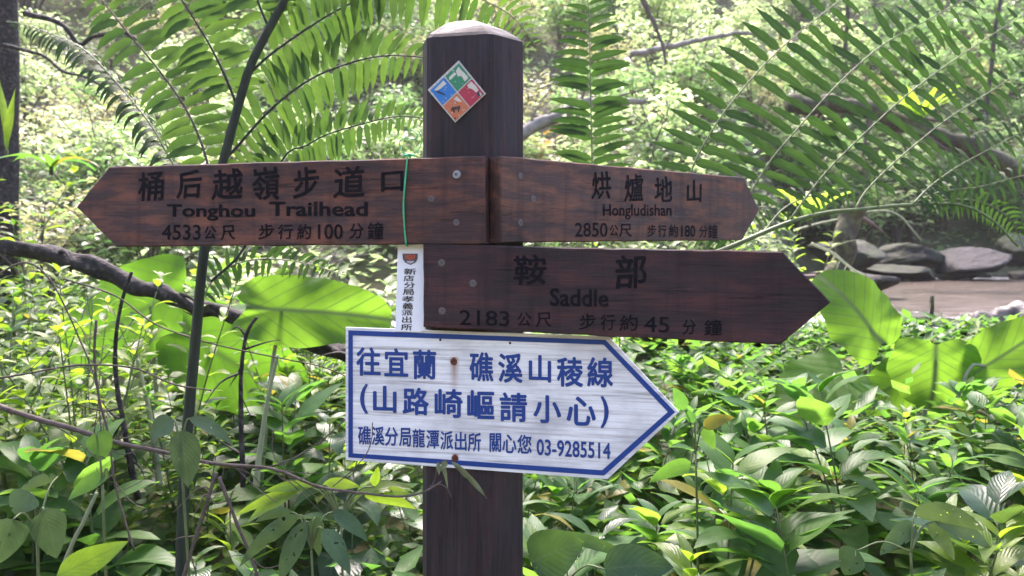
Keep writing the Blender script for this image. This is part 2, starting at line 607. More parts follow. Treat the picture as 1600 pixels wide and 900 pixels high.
def plate(fr, pix, thick, name, mt, parent, bev=0.0015, rag=0.0, label=None):
    """a flat board cut to an outline, with a slightly softened edge; front face at z=0"""
    pts = [V((*fr.uv(*p), 0)) for p in pix]
    # refine the outline so that the edge can be a bit uneven
    out = []
    k = len(pts)
    for i in range(k):
        a, b = pts[i], pts[(i + 1) % k]
        L = (b - a).length
        s = max(1, int(L / 0.02)) if rag else 1
        for j in range(s):
            q = a.lerp(b, j / s)
            if rag and j:
                nn = V((b.y - a.y, a.x - b.x, 0)).normalized()
                q = q + nn * rag * noise.noise(V((q.x * 25, q.y * 25, 3.3)))
            out.append(q)
    area = sum(out[i].x * out[(i + 1) % len(out)].y - out[(i + 1) % len(out)].x * out[i].y for i in range(len(out)))
    if area < 0: out.reverse()
    n = len(out)
    c = sum(out, V((0, 0, 0))) / n

    def inset(t):
        r = []
        for i in range(n):
            a, b, d = out[i - 1], out[i], out[(i + 1) % n]
            t1, t2 = (b - a).normalized(), (d - b).normalized()
            m1, m2 = V((-t1.y, t1.x, 0)), V((-t2.y, t2.x, 0))
            mm = (m1 + m2)
            mm = mm / max(0.5, mm.length_squared * 0.5)
            r.append(b + mm * t)
        return r
    fr_ = inset(bev)
    mb = MB()
    vs = [V((p.x, p.y, 0)) for p in fr_] + [V((p.x, p.y, -bev)) for p in out] + [V((p.x, p.y, -thick)) for p in out]
    fs = [tuple(range(n))]
    for i in range(n):
        j = (i + 1) % n
        fs.append((n + i, n + j, j, i))
        fs.append((2 * n + i, 2 * n + j, n + j, n + i))
    fs.append(tuple(2 * n + i for i in range(n))[::-1])
    mb.add(vs, fs)
    o = mb.build(name, mt, parent, smooth=False, mat=fr.M)
    if label: o['label'] = label
    return o


_font_cache = {}


def glyphs(text, weight):
    key = (text, weight)
    if key not in _font_cache:
        cu = bpy.data.curves.new('text', 'FONT')
        cu.body = text
        cu.resolution_u = 3
        ob = bpy.data.objects.new('text', cu)
        COL.objects.link(ob)
        bpy.context.view_layer.update()
        me = bpy.data.meshes.new_from_object(ob.evaluated_get(bpy.context.evaluated_depsgraph_get()))
        vs = [v.co.copy() for v in me.vertices]
        fs = [tuple(p.vertices) for p in me.polygons]
        bpy.data.objects.remove(ob)
        bpy.data.curves.remove(cu)
        bpy.data.meshes.remove(me)
        if weight:                                   # heavier strokes: copies moved by the extra stroke width, each a hair higher
            k = len(vs)
            v2, f2 = [], []
            for i in range(7):
                a = 2 * math.pi * i / 6
                w_ = weight if i < 6 else 0
                v2 += [V((v.x + w_ * math.cos(a), v.y + w_ * math.sin(a), i * 0.00004)) for v in vs]
                f2 += [tuple(j + i * k for j in f) for f in fs]
            vs, fs = v2, f2
        _font_cache[key] = (vs, fs)
    return _font_cache[key]


def write(fr, items, name, mt, parent, weight=0.0, z=0.0007, kai=0.0):
    """lettering on a face: each item (text, x0, y0, x1, y1[, slope]) fills that box of the face"""
    for i in range(1, len(items)):
        if items[i][1] - items[i - 1][3] > 26:
            write(fr, items[:i], name, mt, parent, weight, z, kai)
            return write(fr, items[i:], name, mt, parent, weight, z, kai)
    mb = MB()
    for it in items:
        text, x0, y0, x1, y1 = it[:5]
        dy = it[5] if len(it) > 5 else 0.0
        vs, fs = glyphs(text, weight)
        ax, bx = min(v.x for v in vs), max(v.x for v in vs)
        ay, by = min(v.y for v in vs), max(v.y for v in vs)
        res = []
        for v in vs:
            u, t = (v.x - ax) / max(1e-6, bx - ax), (v.y - ay) / max(1e-6, by - ay)
            if kai:                                  # brush script: strokes climb to the right
                t = t + kai * (u - 0.5) * (0.4 + 0.6 * t)
                u = u + 0.05 * math.sin(t * 3.1) - 0.02
            px, py = lerp(x0, x1, u), lerp(y1, y0, t) + dy * u
            q = fr.uv(px, py)
            res.append(V((q[0], q[1], z + v.z)))
        mb.add(res, fs)
    return mb.build(name, mt, parent, smooth=False, mat=fr.M)


def disc(fr, px, py, r, name, mt, parent, h=0.002, inner=None):
    u, v = fr.uv(px, py)
    mb = MB()
    k = 16
    vs = [V((u + r * math.cos(2 * math.pi * i / k), v + r * math.sin(2 * math.pi * i / k), 0.0003)) for i in range(k)]
    vs += [V((u + r * .82 * math.cos(2 * math.pi * i / k), v + r * .82 * math.sin(2 * math.pi * i / k), h)) for i in range(k)]
    vs += [V((u + r * .4 * math.cos(2 * math.pi * i / k), v + r * .4 * math.sin(2 * math.pi * i / k), h)) for i in range(k)]
    vs += [V((u + r * .36 * math.cos(2 * math.pi * i / k), v + r * .36 * math.sin(2 * math.pi * i / k), h * 0.3)) for i in range(k)]
    fs = [(a * k + i, a * k + (i + 1) % k, (a + 1) * k + (i + 1) % k, (a + 1) * k + i) for a in range(3) for i in range(k)]
    fs.append(tuple(3 * k + i for i in range(k)))
    mb.add(vs, fs[:-k - 1] if False else fs)
    return mb.build(name, mt, parent, smooth=False, mat=fr.M)


# --- board to the left
b = plate(F1, [(118.5, 323.5), (170, 260.5), (757, 243.5), (759, 381), (181, 385.5)], BT, 'arrow_board', M_board, post, 0.002, 0.0016,
          'red-brown arrow board pointing left, engraved Tonghou Trailhead')
write(F1, [('桶', 215, 268, 256, 314), ('后', 276, 266, 315, 310), ('越', 331, 264, 379, 312), ('嶺', 393, 261, 437, 313), ('步', 458, 261, 498, 310), ('道', 521, 260, 570, 309), ('口', 596, 268, 631, 299)], 'lettering', M_carve, b, 0.022, kai=0.10)
write(F1, [('Tonghou', 261, 319, 399, 345), ('Trailhead', 421, 315, 575, 338)], 'lettering', M_carve, b, 0.028)
write(F1, [('4533', 253, 351, 314, 375)], 'lettering', M_carve, b, 0.015)
write(F1, [('公', 319, 353, 338, 374), ('尺', 345, 352, 368, 375), ('步', 404, 349.5, 428, 374), ('行', 434, 350, 458, 374), ('約', 464, 350, 486, 374), ('分', 546, 349, 568, 373), ('鐘', 574, 347, 599, 374)], 'lettering', M_carve, b, 0.018, kai=0.08)
write(F1, [('100', 497, 350, 536, 374)], 'lettering', M_carve, b, 0.015)
disc(F1, 714, 273, 0.0075, 'bolt', M_boltb, b, 0.004)
disc(F1, 674, 311, 0.0060, 'bolt', M_bolt, b, 0.0012)
disc(F1, 713, 348, 0.0060, 'bolt', M_bolt, b, 0.0012)
# --- board to the right, on the next face
b = plate(F2, [(783, 243.5), (1162, 277), (1187, 328), (1160, 375), (783, 379.5)], BT, 'arrow_board', M_board2, post, 0.002, 0.0014,
          'brown arrow board pointing right and away, engraved Hongludishan')
write(F2, [('烘', 924, 268, 954, 311), ('爐', 975, 272, 1005, 315), ('地', 1022, 276, 1050, 316), ('山', 1073, 281, 1096, 316)], 'lettering', M_carve, b, 0.018, kai=0.06)
write(F2, [('Hongludishan', 942, 319, 1049, 343)], 'lettering', M_carve, b, 0.016)
tag(write(F2, [('Mt', 1055, 322, 1072, 337)], 'lettering', M_carve_faint, b, 0.016), 'nearly worn away letters')
write(F2, [('2850', 898, 348, 949, 370)], 'lettering', M_carve, b, 0.010)
write(F2, [('公', 952, 351, 966, 369), ('尺', 967, 350, 987, 370), ('步', 1011, 351, 1025, 370), ('行', 1028, 351, 1041, 370), ('約', 1045, 351, 1059, 370), ('180', 1064, 352, 1086, 370), ('分', 1092, 352, 1105, 371), ('鐘', 1106, 351, 1121, 372)], 'lettering', M_carve, b, 0.014)
for x, y in ((813, 275), (833, 311), (813, 348)):
    disc(F2, x, y, 0.0062, 'bolt', M_bolt, b, 0.0012)
# --- lower board to the right
b = plate(F1, [(661, 381.5), (1223, 393), (1298, 472.5), (1219, 539), (661, 511)], BT, 'arrow_board', M_board3, post, 0.002, 0.0016,
          'dark plum-brown arrow board pointing right, engraved Saddle')
write(F1, [('鞍', 802, 398, 853, 445), ('部', 960, 398, 1010, 451)], 'lettering', M_carve, b, 0.020, kai=0.06)
write(F1, [('Saddle', 859, 450, 951, 478, 2)], 'lettering', M_carve, b, 0.022)
write(F1, [('2183', 718, 484, 796, 508, 2), ('45', 1006, 494, 1046, 519, 1)], 'lettering', M_carve, b, 0.008)
write(F1, [('公', 808, 488, 830, 510), ('尺', 837, 488, 862, 511), ('步', 905, 490, 930, 515), ('行', 938, 491, 961, 516), ('約', 968, 492, 996, 517), ('分', 1066, 499, 1087, 523), ('鐘', 1100, 499, 1128, 524)], 'lettering', M_carve, b, 0.014, kai=0.06)
for x, y in ((690, 411), (739, 443), (691, 486)):
    disc(F1, x, y, 0.0064, 'bolt', M_bolt, b, 0.0012)

# --- white metal sign with blue edge: streaky dirt, rust below the screws
m, ns, lk = mat('streaked_white_enamel')
out = ns.new('ShaderNodeOutputMaterial')
tex = ns.new('ShaderNodeTexCoord')


def nzm(sc, det, rg=0.6):
    mp = ns.new('ShaderNodeMapping')
    mp.inputs['Scale'].default_value = sc
    lk.new(tex.outputs['Object'], mp.inputs[0])
    n = N(ns, 'ShaderNodeTexNoise', i_Scale=1.0, i_Detail=det, i_Roughness=rg)
    lk.new(mp.outputs[0], n.inputs['Vector'])
    return n.outputs[0]


streak = nzm((5, 190, 1), 5, 0.7)
cloud = nzm((9, 14, 9), 5)
speck = nzm((260, 260, 260), 3)
c = ramp(ns, lk, streak, [(0.34, (0.34, 0.31, 0.31)), (0.46, (0.66, 0.64, 0.66)), (0.56, (0.77, 0.76, 0.78)), (0.7, (0.80, 0.80, 0.82))])
c = mixc(ns, lk, ramp(ns, lk, cloud, [(0.44, (0, 0, 0)), (0.72, (0.75, 0.75, 0.75))]), c, (0.36, 0.345, 0.37))
c = mixc(ns, lk, ramp(ns, lk, speck, [(0.70, (0, 0, 0)), (0.76, (0.8, 0.8, 0.8))]), c, (0.12, 0.10, 0.10))
sp = ns.new('ShaderNodeSeparateXYZ')
lk.new(tex.outputs['Object'], sp.inputs[0])
for (rx, ry, w_, l_, am) in ((709, 565, 0.010, 0.075, 1.0), (711, 716, 0.008, 0.024, 0.95)):
    u0, v0 = FB.uv(rx, ry)
    dx = mth(ns, lk, 'ABSOLUTE', mth(ns, lk, 'SUBTRACT', sp.outputs[0], u0 + 0.001))
    dx = mth(ns, lk, 'ADD', dx, mth(ns, lk, 'MULTIPLY', mth(ns, lk, 'SUBTRACT', cloud, 0.5), 0.006))
    fx = mth(ns, lk, 'SUBTRACT', 1.0, mth(ns, lk, 'DIVIDE', dx, w_), True)
    dyy = mth(ns, lk, 'SUBTRACT', v0 + 0.008, sp.outputs[1])
    fy = mth(ns, lk, 'SUBTRACT', 1.0, mth(ns, lk, 'DIVIDE', dyy, l_), True)
    fy = mth(ns, lk, 'MULTIPLY', fy, mth(ns, lk, 'GREATER_THAN', dyy, 0.0))
    c = mixc(ns, lk, mth(ns, lk, 'MULTIPLY', mth(ns, lk, 'MULTIPLY', fx, fy), am, True), c, (0.24, 0.09, 0.035))
pr = ns.new('ShaderNodeBsdfPrincipled')
pr.inputs['Roughness'].default_value = 0.42
lk.new(c, pr.inputs['Base Color'])
bm = N(ns, 'ShaderNodeBump', i_Strength=0.25, i_Distance=0.001)
lk.new(streak, bm.inputs['Height'])
lk.new(bm.outputs[0], pr.inputs['Normal'])
lk.new(pr.outputs[0], out.inputs[0])
M_white = m
M_blue = noisemat('blue_enamel', [(0.31, (0.17, 0.19, 0.23)), (0.38, (0.008, 0.042, 0.20)), (0.7, (0.011, 0.052, 0.24))], (17, 17, 17), 0.42, 0.1, 0.001, 8)
sgn = plate(FB, [(540, 511), (951, 526), (1061, 644), (949, 749), (540, 719)], 0.004, 'metal_arrow_sign', M_white, post, 0.0006,
            label='white metal arrow sign edged and lettered in blue, pointing right')
outer = [(544.5, 516), (946, 531), (1055, 643.7), (944, 743), (544.5, 714.5)]
inner = [(551.5, 524), (943, 538.5), (1043.5, 643.5), (941, 734.5), (551.5, 708)]
mb = MB()
vs = [V((*FB.uv(*p), 0.0007)) for p in outer + inner]
mb.add(vs, [(i, (i + 1) % 5, 5 + (i + 1) % 5, 5 + i)[::-1] for i in range(5)])
mb.build('border', M_blue, sgn, smooth=False, mat=FB.M)
k = 1 / 2.857


def bl(t, x0, y0, x1, y1, s=0.0):
    return (t, 520 + x0 * k, 500 + y0 * k, 520 + x1 * k, 500 + y1 * k, s)


write(FB, [bl('往', 105, 120, 215, 248, 1), bl('宜', 230, 125, 338, 251, 1), bl('蘭', 358, 131, 462, 264, 1), bl('礁', 610, 142, 718, 273, 1), bl('溪', 738, 147, 848, 279, 1), bl('山', 875, 155, 975, 276, 1), bl('稜', 1000, 163, 1118, 297, 1), bl('線', 1135, 165, 1252, 299, 1)], 'lettering', M_blue, sgn, 0.026)
write(FB, [bl('(', 122, 285, 158, 418), bl('山', 180, 292, 285, 412, 1), bl('路', 312, 300, 430, 423, 1), bl('崎', 455, 306, 580, 435, 1), bl('嶇', 600, 312, 722, 440, 1), bl('請', 745, 322, 868, 453, 1), bl('小', 895, 334, 1020, 459, 1), bl('心', 1043, 340, 1175, 470, 1), bl(')', 1195, 340, 1232, 482)], 'lettering', M_blue, sgn, 0.026)
row3 = [('礁', 113, 473, 172), ('溪', 174, 475, 231), ('分', 233, 478, 292), ('局', 297, 481, 350), ('龍', 356, 485, 412), ('潭', 418, 490, 475), ('派', 480, 495, 538), ('出', 545, 499, 598), ('所', 603, 503, 662), ('關', 700, 505, 752), ('心', 757, 510, 820), ('您', 824, 512, 888)]
write(FB, [bl(t, a, y, c_, y + 84) for t, a, y, c_ in row3] + [bl('03-9285514', 910, 530, 1240, 603, 6.5)], 'lettering', M_blue, sgn, 0.020)
for x, y in ((709, 565), (711, 716)):
    disc(FB, x, y, 0.0062, 'rusty_screw', M_rust, sgn, 0.0018)
for x, y in ((688, 531), (797, 536)):
    disc(FB, x, y, 0.0022, 'screw_hole', M_hole, sgn, 0.0008)

# --- narrow white strip with a small shield and upright lettering
M_strip = noisemat('white_plastic', [(0.3, (0.70, 0.70, 0.76)), (0.7, (0.82, 0.82, 0.87))], (20, 8, 20), 0.45, 0.05, 0.001, 4)
st = plate(FS, [(621.5, 382), (664, 382), (664, 516), (657, 519), (617.5, 518)], 0.0025, 'name_strip', M_strip, post, 0.0004,
           label='narrow upright white strip with a red and grey shield, tucked behind the dark board')
q = 1 / 5.63
row = [('新', 120, 278, 228, 332), ('店', 116, 338, 208, 390), ('分', 120, 398, 218, 452), ('局', 108, 458, 208, 512), ('孝', 102, 520, 208, 574), ('義', 108, 580, 200, 638), ('派', 98, 642, 198, 692), ('出', 104, 700, 186, 756), ('所', 94, 766, 192, 822)]
M_ink = plain('black_ink', (0.02, 0.02, 0.035), 0.6)
write(FS, [(t, 610 + a * q, 370 + y0 * q, 610 + b_ * q, 370 + y1 * q) for t, a, y0, b_, y1 in row], 'lettering', M_ink, st, 0.012)
sh = [(107, 148), (242, 148), (240, 196), (222, 226), (178, 248), (130, 226), (110, 196)]
mb = MB()
mb.add([V((*FS.uv(610 + x * q, 370 + y * q), 0.0007)) for x, y in sh], [tuple(range(7))[::-1]])
sh2 = [(130, 158), (222, 158), (220, 190), (176, 206), (132, 190)]
mb.add([V((*FS.uv(610 + x * q, 370 + y * q), 0.0012)) for x, y in sh2], [tuple(range(5))[::-1]], None, 1)
sh3 = [(140, 212), (214, 212), (200, 226), (178, 236), (152, 226)]
mb.add([V((*FS.uv(610 + x * q, 370 + y * q), 0.0012)) for x, y in sh3], [tuple(range(5))[::-1]], None, 2)
mb.build('shield_emblem', [plain('dark_grey_print', (0.10, 0.08, 0.10), 0.6), noisemat('red_print', [(0.4, (0.32, 0.04, 0.03)), (0.6, (0.42, 0.12, 0.06))], (400,) * 3, 0.6, 0, 0.001), plain('pale_print', (0.45, 0.40, 0.45), 0.6)], st, smooth=False, mat=FS.M)

# --- diamond plaque in four colours
dT, dR, dB, dL = (717.5, 95), (760, 147), (712, 192), (669, 141)
M_frame = plain('worn_alloy', (0.42, 0.40, 0.36), 0.5, var=0.4, scale=250)
dm = plate(FP, [dT, dR, dB, dL], 0.002, 'diamond_plaque', M_frame, post, 0.0004,
           label='small tilted square plaque in green, blue, red and orange quarters')
dm.matrix_basis = dm.matrix_basis @ Matrix.Translation((0, 0, 0.0035))
FD = Frame(e1, n1, K1 - BT + 0.0035, 715, 144)


def dpt(a, b_, z):
    """a towards the right-hand corner, b towards the left-hand corner, both from the top"""
    x = dT[0] + (dR[0] - dT[0]) * a + (dL[0] - dT[0]) * b_
    y = dT[1] + (dR[1] - dT[1]) * a + (dL[1] - dT[1]) * b_
    return V((*FD.uv(x, y), z))


def worn(name, col):
    return noisemat(name, [(0.34, (0.42, 0.38, 0.33)), (0.42, col), (0.8, tuple(x * 1.15 for x in col))], (120, 120, 120), 0.5, 0.1, 0.0005, 5)


def quad(a0, b0, a1, b1, name, mt):
    mb = MB()
    mb.add([dpt(a0, b0, 0.0006), dpt(a1, b0, 0.0006), dpt(a1, b1, 0.0006), dpt(a0, b1, 0.0006)], [(0, 3, 2, 1)])
    return mb.build(name, mt, dm, smooth=False, mat=FD.M)


quad(0.04, 0.04, 0.485, 0.485, 'green_quarter', worn('worn_green', (0.020, 0.19, 0.10)))
quad(0.04, 0.515, 0.485, 0.96, 'blue_quarter', worn('worn_blue', (0.015, 0.15, 0.42)))
quad(0.515, 0.04, 0.96, 0.485, 'red_quarter', worn('worn_red', (0.36, 0.03, 0.055)))
quad(0.515, 0.515, 0.96, 0.96, 'orange_quarter', worn('worn_orange', (0.46, 0.13, 0.06)))
dk = 1 / 8.18


def dp(x, y, z):
    return V((*FD.uv(660 + x * dk, 85 + y * dk), z))


mb = MB()
for poly in ([(430, 215), (465, 155), (495, 200), (540, 240), (590, 300), (545, 350), (500, 275), (455, 285)], [(345, 290), (410, 230), (440, 250), (370, 320), (345, 330)], [(575, 395), (625, 345), (690, 410), (720, 460), (690, 490), (640, 445), (590, 430)], [(150, 460), (270, 335), (310, 375), (235, 440), (190, 465)], [(400, 575), (440, 535), (510, 605), (470, 610)], [(720, 500), (745, 485), (760, 520), (735, 545)]):
    mb.add([dp(x, y, 0.0011) for x, y in poly], [tuple(range(len(poly)))])
mb.build('pale_panel', worn('pale_enamel', (0.50, 0.46, 0.40)), dm, smooth=False, mat=FD.M)
mb = MB()
for poly in ([(365, 700), (385, 672), (440, 668), (480, 655), (492, 672), (480, 695), (470, 740), (455, 740), (452, 705), (415, 712), (418, 745), (400, 748), (385, 715), (372, 730)],):
    mb.add([dp(x, y, 0.0011) for x, y in poly], [tuple(range(len(poly)))])
mb.build('monkey_silhouette', plain('brown_print', (0.06, 0.03, 0.02), 0.6), dm, smooth=False, mat=FD.M)
mb = MB()
for poly in ([(170, 465), (215, 470), (290, 510), (300, 525), (260, 515), (190, 490)], [(765, 500), (785, 490), (770, 525)], [(408, 805), (432, 805), (430, 830), (412, 832)], [(690, 490), (725, 480), (745, 535), (715, 540)]):
    mb.add([dp(x, y, 0.0013) for x, y in poly], [tuple(range(len(poly)))])
mb.build('dark_print', plain('dark_enamel', (0.03, 0.03, 0.06), 0.6), dm, smooth=False, mat=FD.M)

# --- green twine tied round the board
tw = MB()
pth = [hit(x, y, n1, K1 + 0.0016) for x, y in ((637, 242), (636, 252), (632.5, 290), (630.5, 320), (631.5, 350), (633.5, 372), (634.5, 383))]
tube(tw, spline(pth, 24), 0.0016, n=6)
back = [V((v.x, v.y + BT + 0.006, v.z)) for v in pth]
tube(tw, spline([pth[0]] + [pth[0] + V((0.001, BT * 0.5, 0.004))] + back + [pth[-1]], 30), 0.0016, n=6)
kp = pth[0]
tag(tw.build('twine', M_green), 'thin green twine tied round the Tonghou board with a loose knot', 'twine')
tw_o = bpy.data.objects['twine']
tw2 = MB()
lp = [P(x, y, kp.y + 0.004) for x, y in ((636, 244), (628, 236), (624, 222), (634, 216), (648, 218), (652, 210), (644, 204), (638, 202))]
tube(tw2, spline(lp, 24), 0.0008, n=5)
lp = [P(x, y, kp.y + 0.004) for x, y in ((637, 243), (648, 240), (656, 230), (659, 218), (655, 207), (647, 203))]
tube(tw2, spline(lp, 20), 0.0008, n=5)
lp = [P(x, y, kp.y) for x, y in ((631, 243), (640, 241), (649, 244))]
tube(tw2, spline(lp, 8), 0.0018, n=5)
tw2.build('knot', M_green, tw_o)

# ------------------------------------------------------------------ plant materials
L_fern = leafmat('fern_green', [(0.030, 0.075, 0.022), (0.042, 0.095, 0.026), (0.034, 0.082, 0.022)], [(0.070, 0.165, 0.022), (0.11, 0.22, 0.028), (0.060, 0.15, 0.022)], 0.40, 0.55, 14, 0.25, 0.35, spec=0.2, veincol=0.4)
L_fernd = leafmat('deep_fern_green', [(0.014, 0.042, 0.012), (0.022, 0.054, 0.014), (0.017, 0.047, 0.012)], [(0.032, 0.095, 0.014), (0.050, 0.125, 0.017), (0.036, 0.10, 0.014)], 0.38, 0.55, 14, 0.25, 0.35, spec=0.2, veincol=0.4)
L_herb = leafmat('herb_green', [(0.032, 0.085, 0.030), (0.055, 0.12, 0.032), (0.036, 0.098, 0.036), (0.082, 0.145, 0.032)], [(0.12, 0.34, 0.04), (0.19, 0.44, 0.045), (0.12, 0.35, 0.05), (0.26, 0.49, 0.045)], 0.45, 0.44, 8, 0.35, 0.18, veincol=0.15, spec=0.22, old=0.03)
L_herbd = leafmat('dark_herb_green', [(0.016, 0.048, 0.026), (0.028, 0.064, 0.030), (0.020, 0.055, 0.022)], [(0.06, 0.15, 0.03), (0.11, 0.22, 0.03), (0.08, 0.18, 0.03)], 0.36, 0.36, 9, 0.35, 0.28, veincol=0.15, spec=0.32, old=0.02, holes=0.27)
L_bright = leafmat('young_yellow_green', [(0.085, 0.15, 0.022), (0.12, 0.18, 0.022), (0.075, 0.14, 0.022)], [(0.29, 0.52, 0.03), (0.37, 0.57, 0.04), (0.24, 0.46, 0.03)], 0.5, 0.4, 9, 0.35, 0.3)
L_taro = leafmat('taro_green', [(0.045, 0.12, 0.018), (0.055, 0.13, 0.018)], [(0.15, 0.36, 0.028), (0.19, 0.40, 0.032)], 0.60, 0.55, 7.5, 0.42, 0.3, spec=0.2, veincol=0.5, scale=0.4)
L_tarod = leafmat('deep_taro_green', [(0.025, 0.085, 0.014), (0.032, 0.095, 0.016)], [(0.11, 0.29, 0.02), (0.13, 0.32, 0.024)], 0.58, 0.6, 8, 0.42, 0.3, spec=0.15, veincol=0.35, scale=0.4)
L_grey = leafmat('grey_green_leaf', [(0.05, 0.10, 0.045), (0.036, 0.085, 0.034), (0.07, 0.115, 0.052)], [(0.09, 0.16, 0.04), (0.12, 0.20, 0.05), (0.08, 0.15, 0.04)], 0.28, 0.36, 10, 0.4, 0.30, veincol=0.15, spec=0.32, holes=0.30)
L_hillA = leafmat('hill_yellow_green', [(0.14, 0.21, 0.08), (0.24, 0.28, 0.15), (0.10, 0.18, 0.06)], [(0.44, 0.66, 0.24), (0.58, 0.72, 0.36), (0.34, 0.58, 0.17)], 0.55, 0.4, 5, 0.3, 0.1)
L_hillB = leafmat('hill_mid_green', [(0.07, 0.13, 0.045), (0.10, 0.15, 0.05), (0.05, 0.10, 0.04)], [(0.24, 0.46, 0.14), (0.32, 0.54, 0.17), (0.18, 0.40, 0.12)], 0.46, 0.36, 5, 0.3, 0.1)
L_hillC = leafmat('hill_olive', [(0.15, 0.15, 0.07), (0.20, 0.19, 0.10), (0.11, 0.13, 0.06)], [(0.48, 0.48, 0.20), (0.52, 0.54, 0.24), (0.36, 0.42, 0.15)], 0.45, 0.45, 5, 0.3, 0.1)
L_orange = leafmat('orange_leaf', [(0.36, 0.16, 0.05), (0.42, 0.26, 0.06)], [(0.75, 0.40, 0.12), (0.75, 0.55, 0.15)], 0.5, 0.45, 5, 0.3, 0.1)
L_dead = leafmat('wilted_leaf', [(0.16, 0.20, 0.10), (0.20, 0.22, 0.12)], [(0.25, 0.32, 0.10), (0.28, 0.34, 0.12)], 0.3, 0.5, 9, 0.3, 0.4)
B_dark = noisemat('dark_stem', [(0.3, (0.012, 0.016, 0.010)), (0.7, (0.032, 0.042, 0.026))], (60, 60, 9), 0.7, 0.5, 0.004)
B_green = noisemat('green_stem', [(0.3, (0.06, 0.09, 0.035)), (0.7, (0.14, 0.17, 0.07))], (40, 40, 40), 0.5, 0.2, 0.002)
B_pale = noisemat('pale_stem', [(0.3, (0.16, 0.19, 0.11)), (0.7, (0.28, 0.30, 0.18))], (30, 30, 10), 0.55, 0.2, 0.002)
B_twig = noisemat('brown_twig', [(0.3, (0.05, 0.035, 0.028)), (0.7, (0.13, 0.10, 0.085))], (60, 60, 60), 0.8, 0.5, 0.003)
B_bark = noisemat('wet_bark', [(0.38, (0.010, 0.008, 0.008)), (0.55, (0.032, 0.025, 0.023)), (0.74, (0.13, 0.11, 0.105))], (44, 44, 44), 0.75, 1.0, 0.012, 12, 0.3)
B_grey = noisemat('grey_bark', [(0.3, (0.10, 0.09, 0.08)), (0.7, (0.30, 0.27, 0.25))], (14, 14, 14), 0.85, 0.7, 0.01)
B_moss = noisemat('mossy_bark', [(0.3, (0.020, 0.018, 0.012)), (0.5, (0.05, 0.045, 0.03)), (0.68, (0.09, 0.12, 0.035))], (22, 22, 22), 0.9, 1.0, 0.015, 8)
M_rock = noisemat('wet_rock', [(0.32, (0.008, 0.008, 0.007)), (0.46, (0.030, 0.028, 0.024)), (0.56, (0.030, 0.042, 0.014)), (0.64, (0.048, 0.045, 0.038)), (0.76, (0.12, 0.105, 0.095))], (4.5, 4.5, 7), 0.7, 1.0, 0.06, 12, 0.25)
M_drift = noisemat('driftwood', [(0.3, (0.018, 0.014, 0.012)), (0.55, (0.06, 0.05, 0.046)), (0.75, (0.20, 0.18, 0.17))], (10, 10, 40), 0.6, 0.8, 0.01, 8, 0.5)


# ------------------------------------------------------------------ giant ferns
def pinna(root, pix, d0, d1, Lmax, n, Wr=0.27, fwd=0.25, g=0.35, rad=0.003, taper=0.35, start=0.04, mt=None, stem=None, jit=0.12, gl=None, gr=None, tipcut=1.0, lean=0.0, fa=None, fb=None):
    """one feather of the frond: a midrib with two rows of leaflets"""
    k = len(pix)
    pts = [P(x, y, lerp(d0, d1, i / (k - 1))) for i, (x, y) in enumerate(pix)]
    path = spline(pts, 40)
    mb = MB()
    for side in (-1, 1):
        for i in range(n):
            s = start + (1 - start) * (i + 0.5 + (0.0 if side < 0 else 0.4) + random.uniform(-.12, .12)) / (n + 0.5)
            if random.random() < 0.035:
                continue
            x = min(38.99, s * 39)
            j = int(x)
            p = path[j].lerp(path[j + 1], x - j)
            t = (path[min(39, j + 2)] - path[max(0, j - 1)]).normalized()
            view = (p - V((0, 0, EYE))).normalized()
            nrm = (-view + V((random.uniform(-.2, .2) + lean, 0, random.uniform(-.1, .35)))).normalized()
            b = nrm.cross(t).normalized() * side
            fw = fwd
            if side > 0 and fa is not None: fw = fa
            if side < 0 and fb is not None: fw = fb
            d = (b + t * (fw + random.uniform(-jit, jit)) + nrm * random.uniform(-.25, .15)).normalized()
            L = Lmax * (min(1, 0.62 + s * 2.2)) * (1 if s < 1 - taper else max(0.10, 1 - 0.9 * ((s - 1 + taper) / taper) ** 1.3) * tipcut) * random.uniform(0.9, 1.08)
            gg = g
            if side > 0 and gl is not None: gg = gl
            if side < 0 and gr is not None: gg = gr
            leaf(mb, p + d * rad, d, t, L, L * Wr * 0.88 * random.uniform(.9, 1.1) + 0.001, gg * random.uniform(.6, 1.4), 11, prof_pinnule, random.uniform(.05, .3))
    o = mb.build('pinna', mt or L_fern, root)
    st = MB()
    tube(st, path, rad, rad * 0.35, 6)
    st.build('midrib', stem or B_green, o)
    return o


def stemtube(name, pix, ds, r0, r1, mt, root, n=8, samples=30, lump=0.0):
    pts = [P(x, y, ds[i] if isinstance(ds, (list, tuple)) else ds) for i, (x, y) in enumerate(pix)]
    mb = MB()
    tube(mb, spline(pts, samples), r0, r1, n, lump=lump)
    return mb.build(name, mt, root)


# left-hand fern, a thick dark stalk behind the Tonghou board
D = 1.85
g0 = P(283, 890, D)
gz = H(g0.x, g0.y)
fl = thing('giant_fern', 'giant fern with a thick dark stalk behind the Tonghou board', 'fern', (g0.x, g0.y, gz))
mb = MB()
tube(mb, spline([V((g0.x - 0.01, g0.y, gz - 0.05)), g0] + [P(x, y, D) for x, y in ((291, 700), (303, 560), (318, 400), (334, 310), (352, 240), (374, 160), (396, 92), (445, 0), (475, -60), (540, -150))], 60), 0.0150, 0.0085, 10, lump=0.10)
mb.build('stalk', B_dark, fl)
LA = dict(Wr=.29, fa=.35, fb=.0, gl=.65, gr=.22)          # feathers leaning to the left
LR = dict(Wr=.245, fa=.55, fb=-.25, gl=.6, gr=.35)         # feathers leaning to the right: upper row arches over, lower row hangs
pinna(fl, [(368, 159), (351, 118), (330, 75), (306, 35), (281, -5), (255, -50)], D, D - .05, .086, 15, rad=.0036, stem=B_dark, **LA)
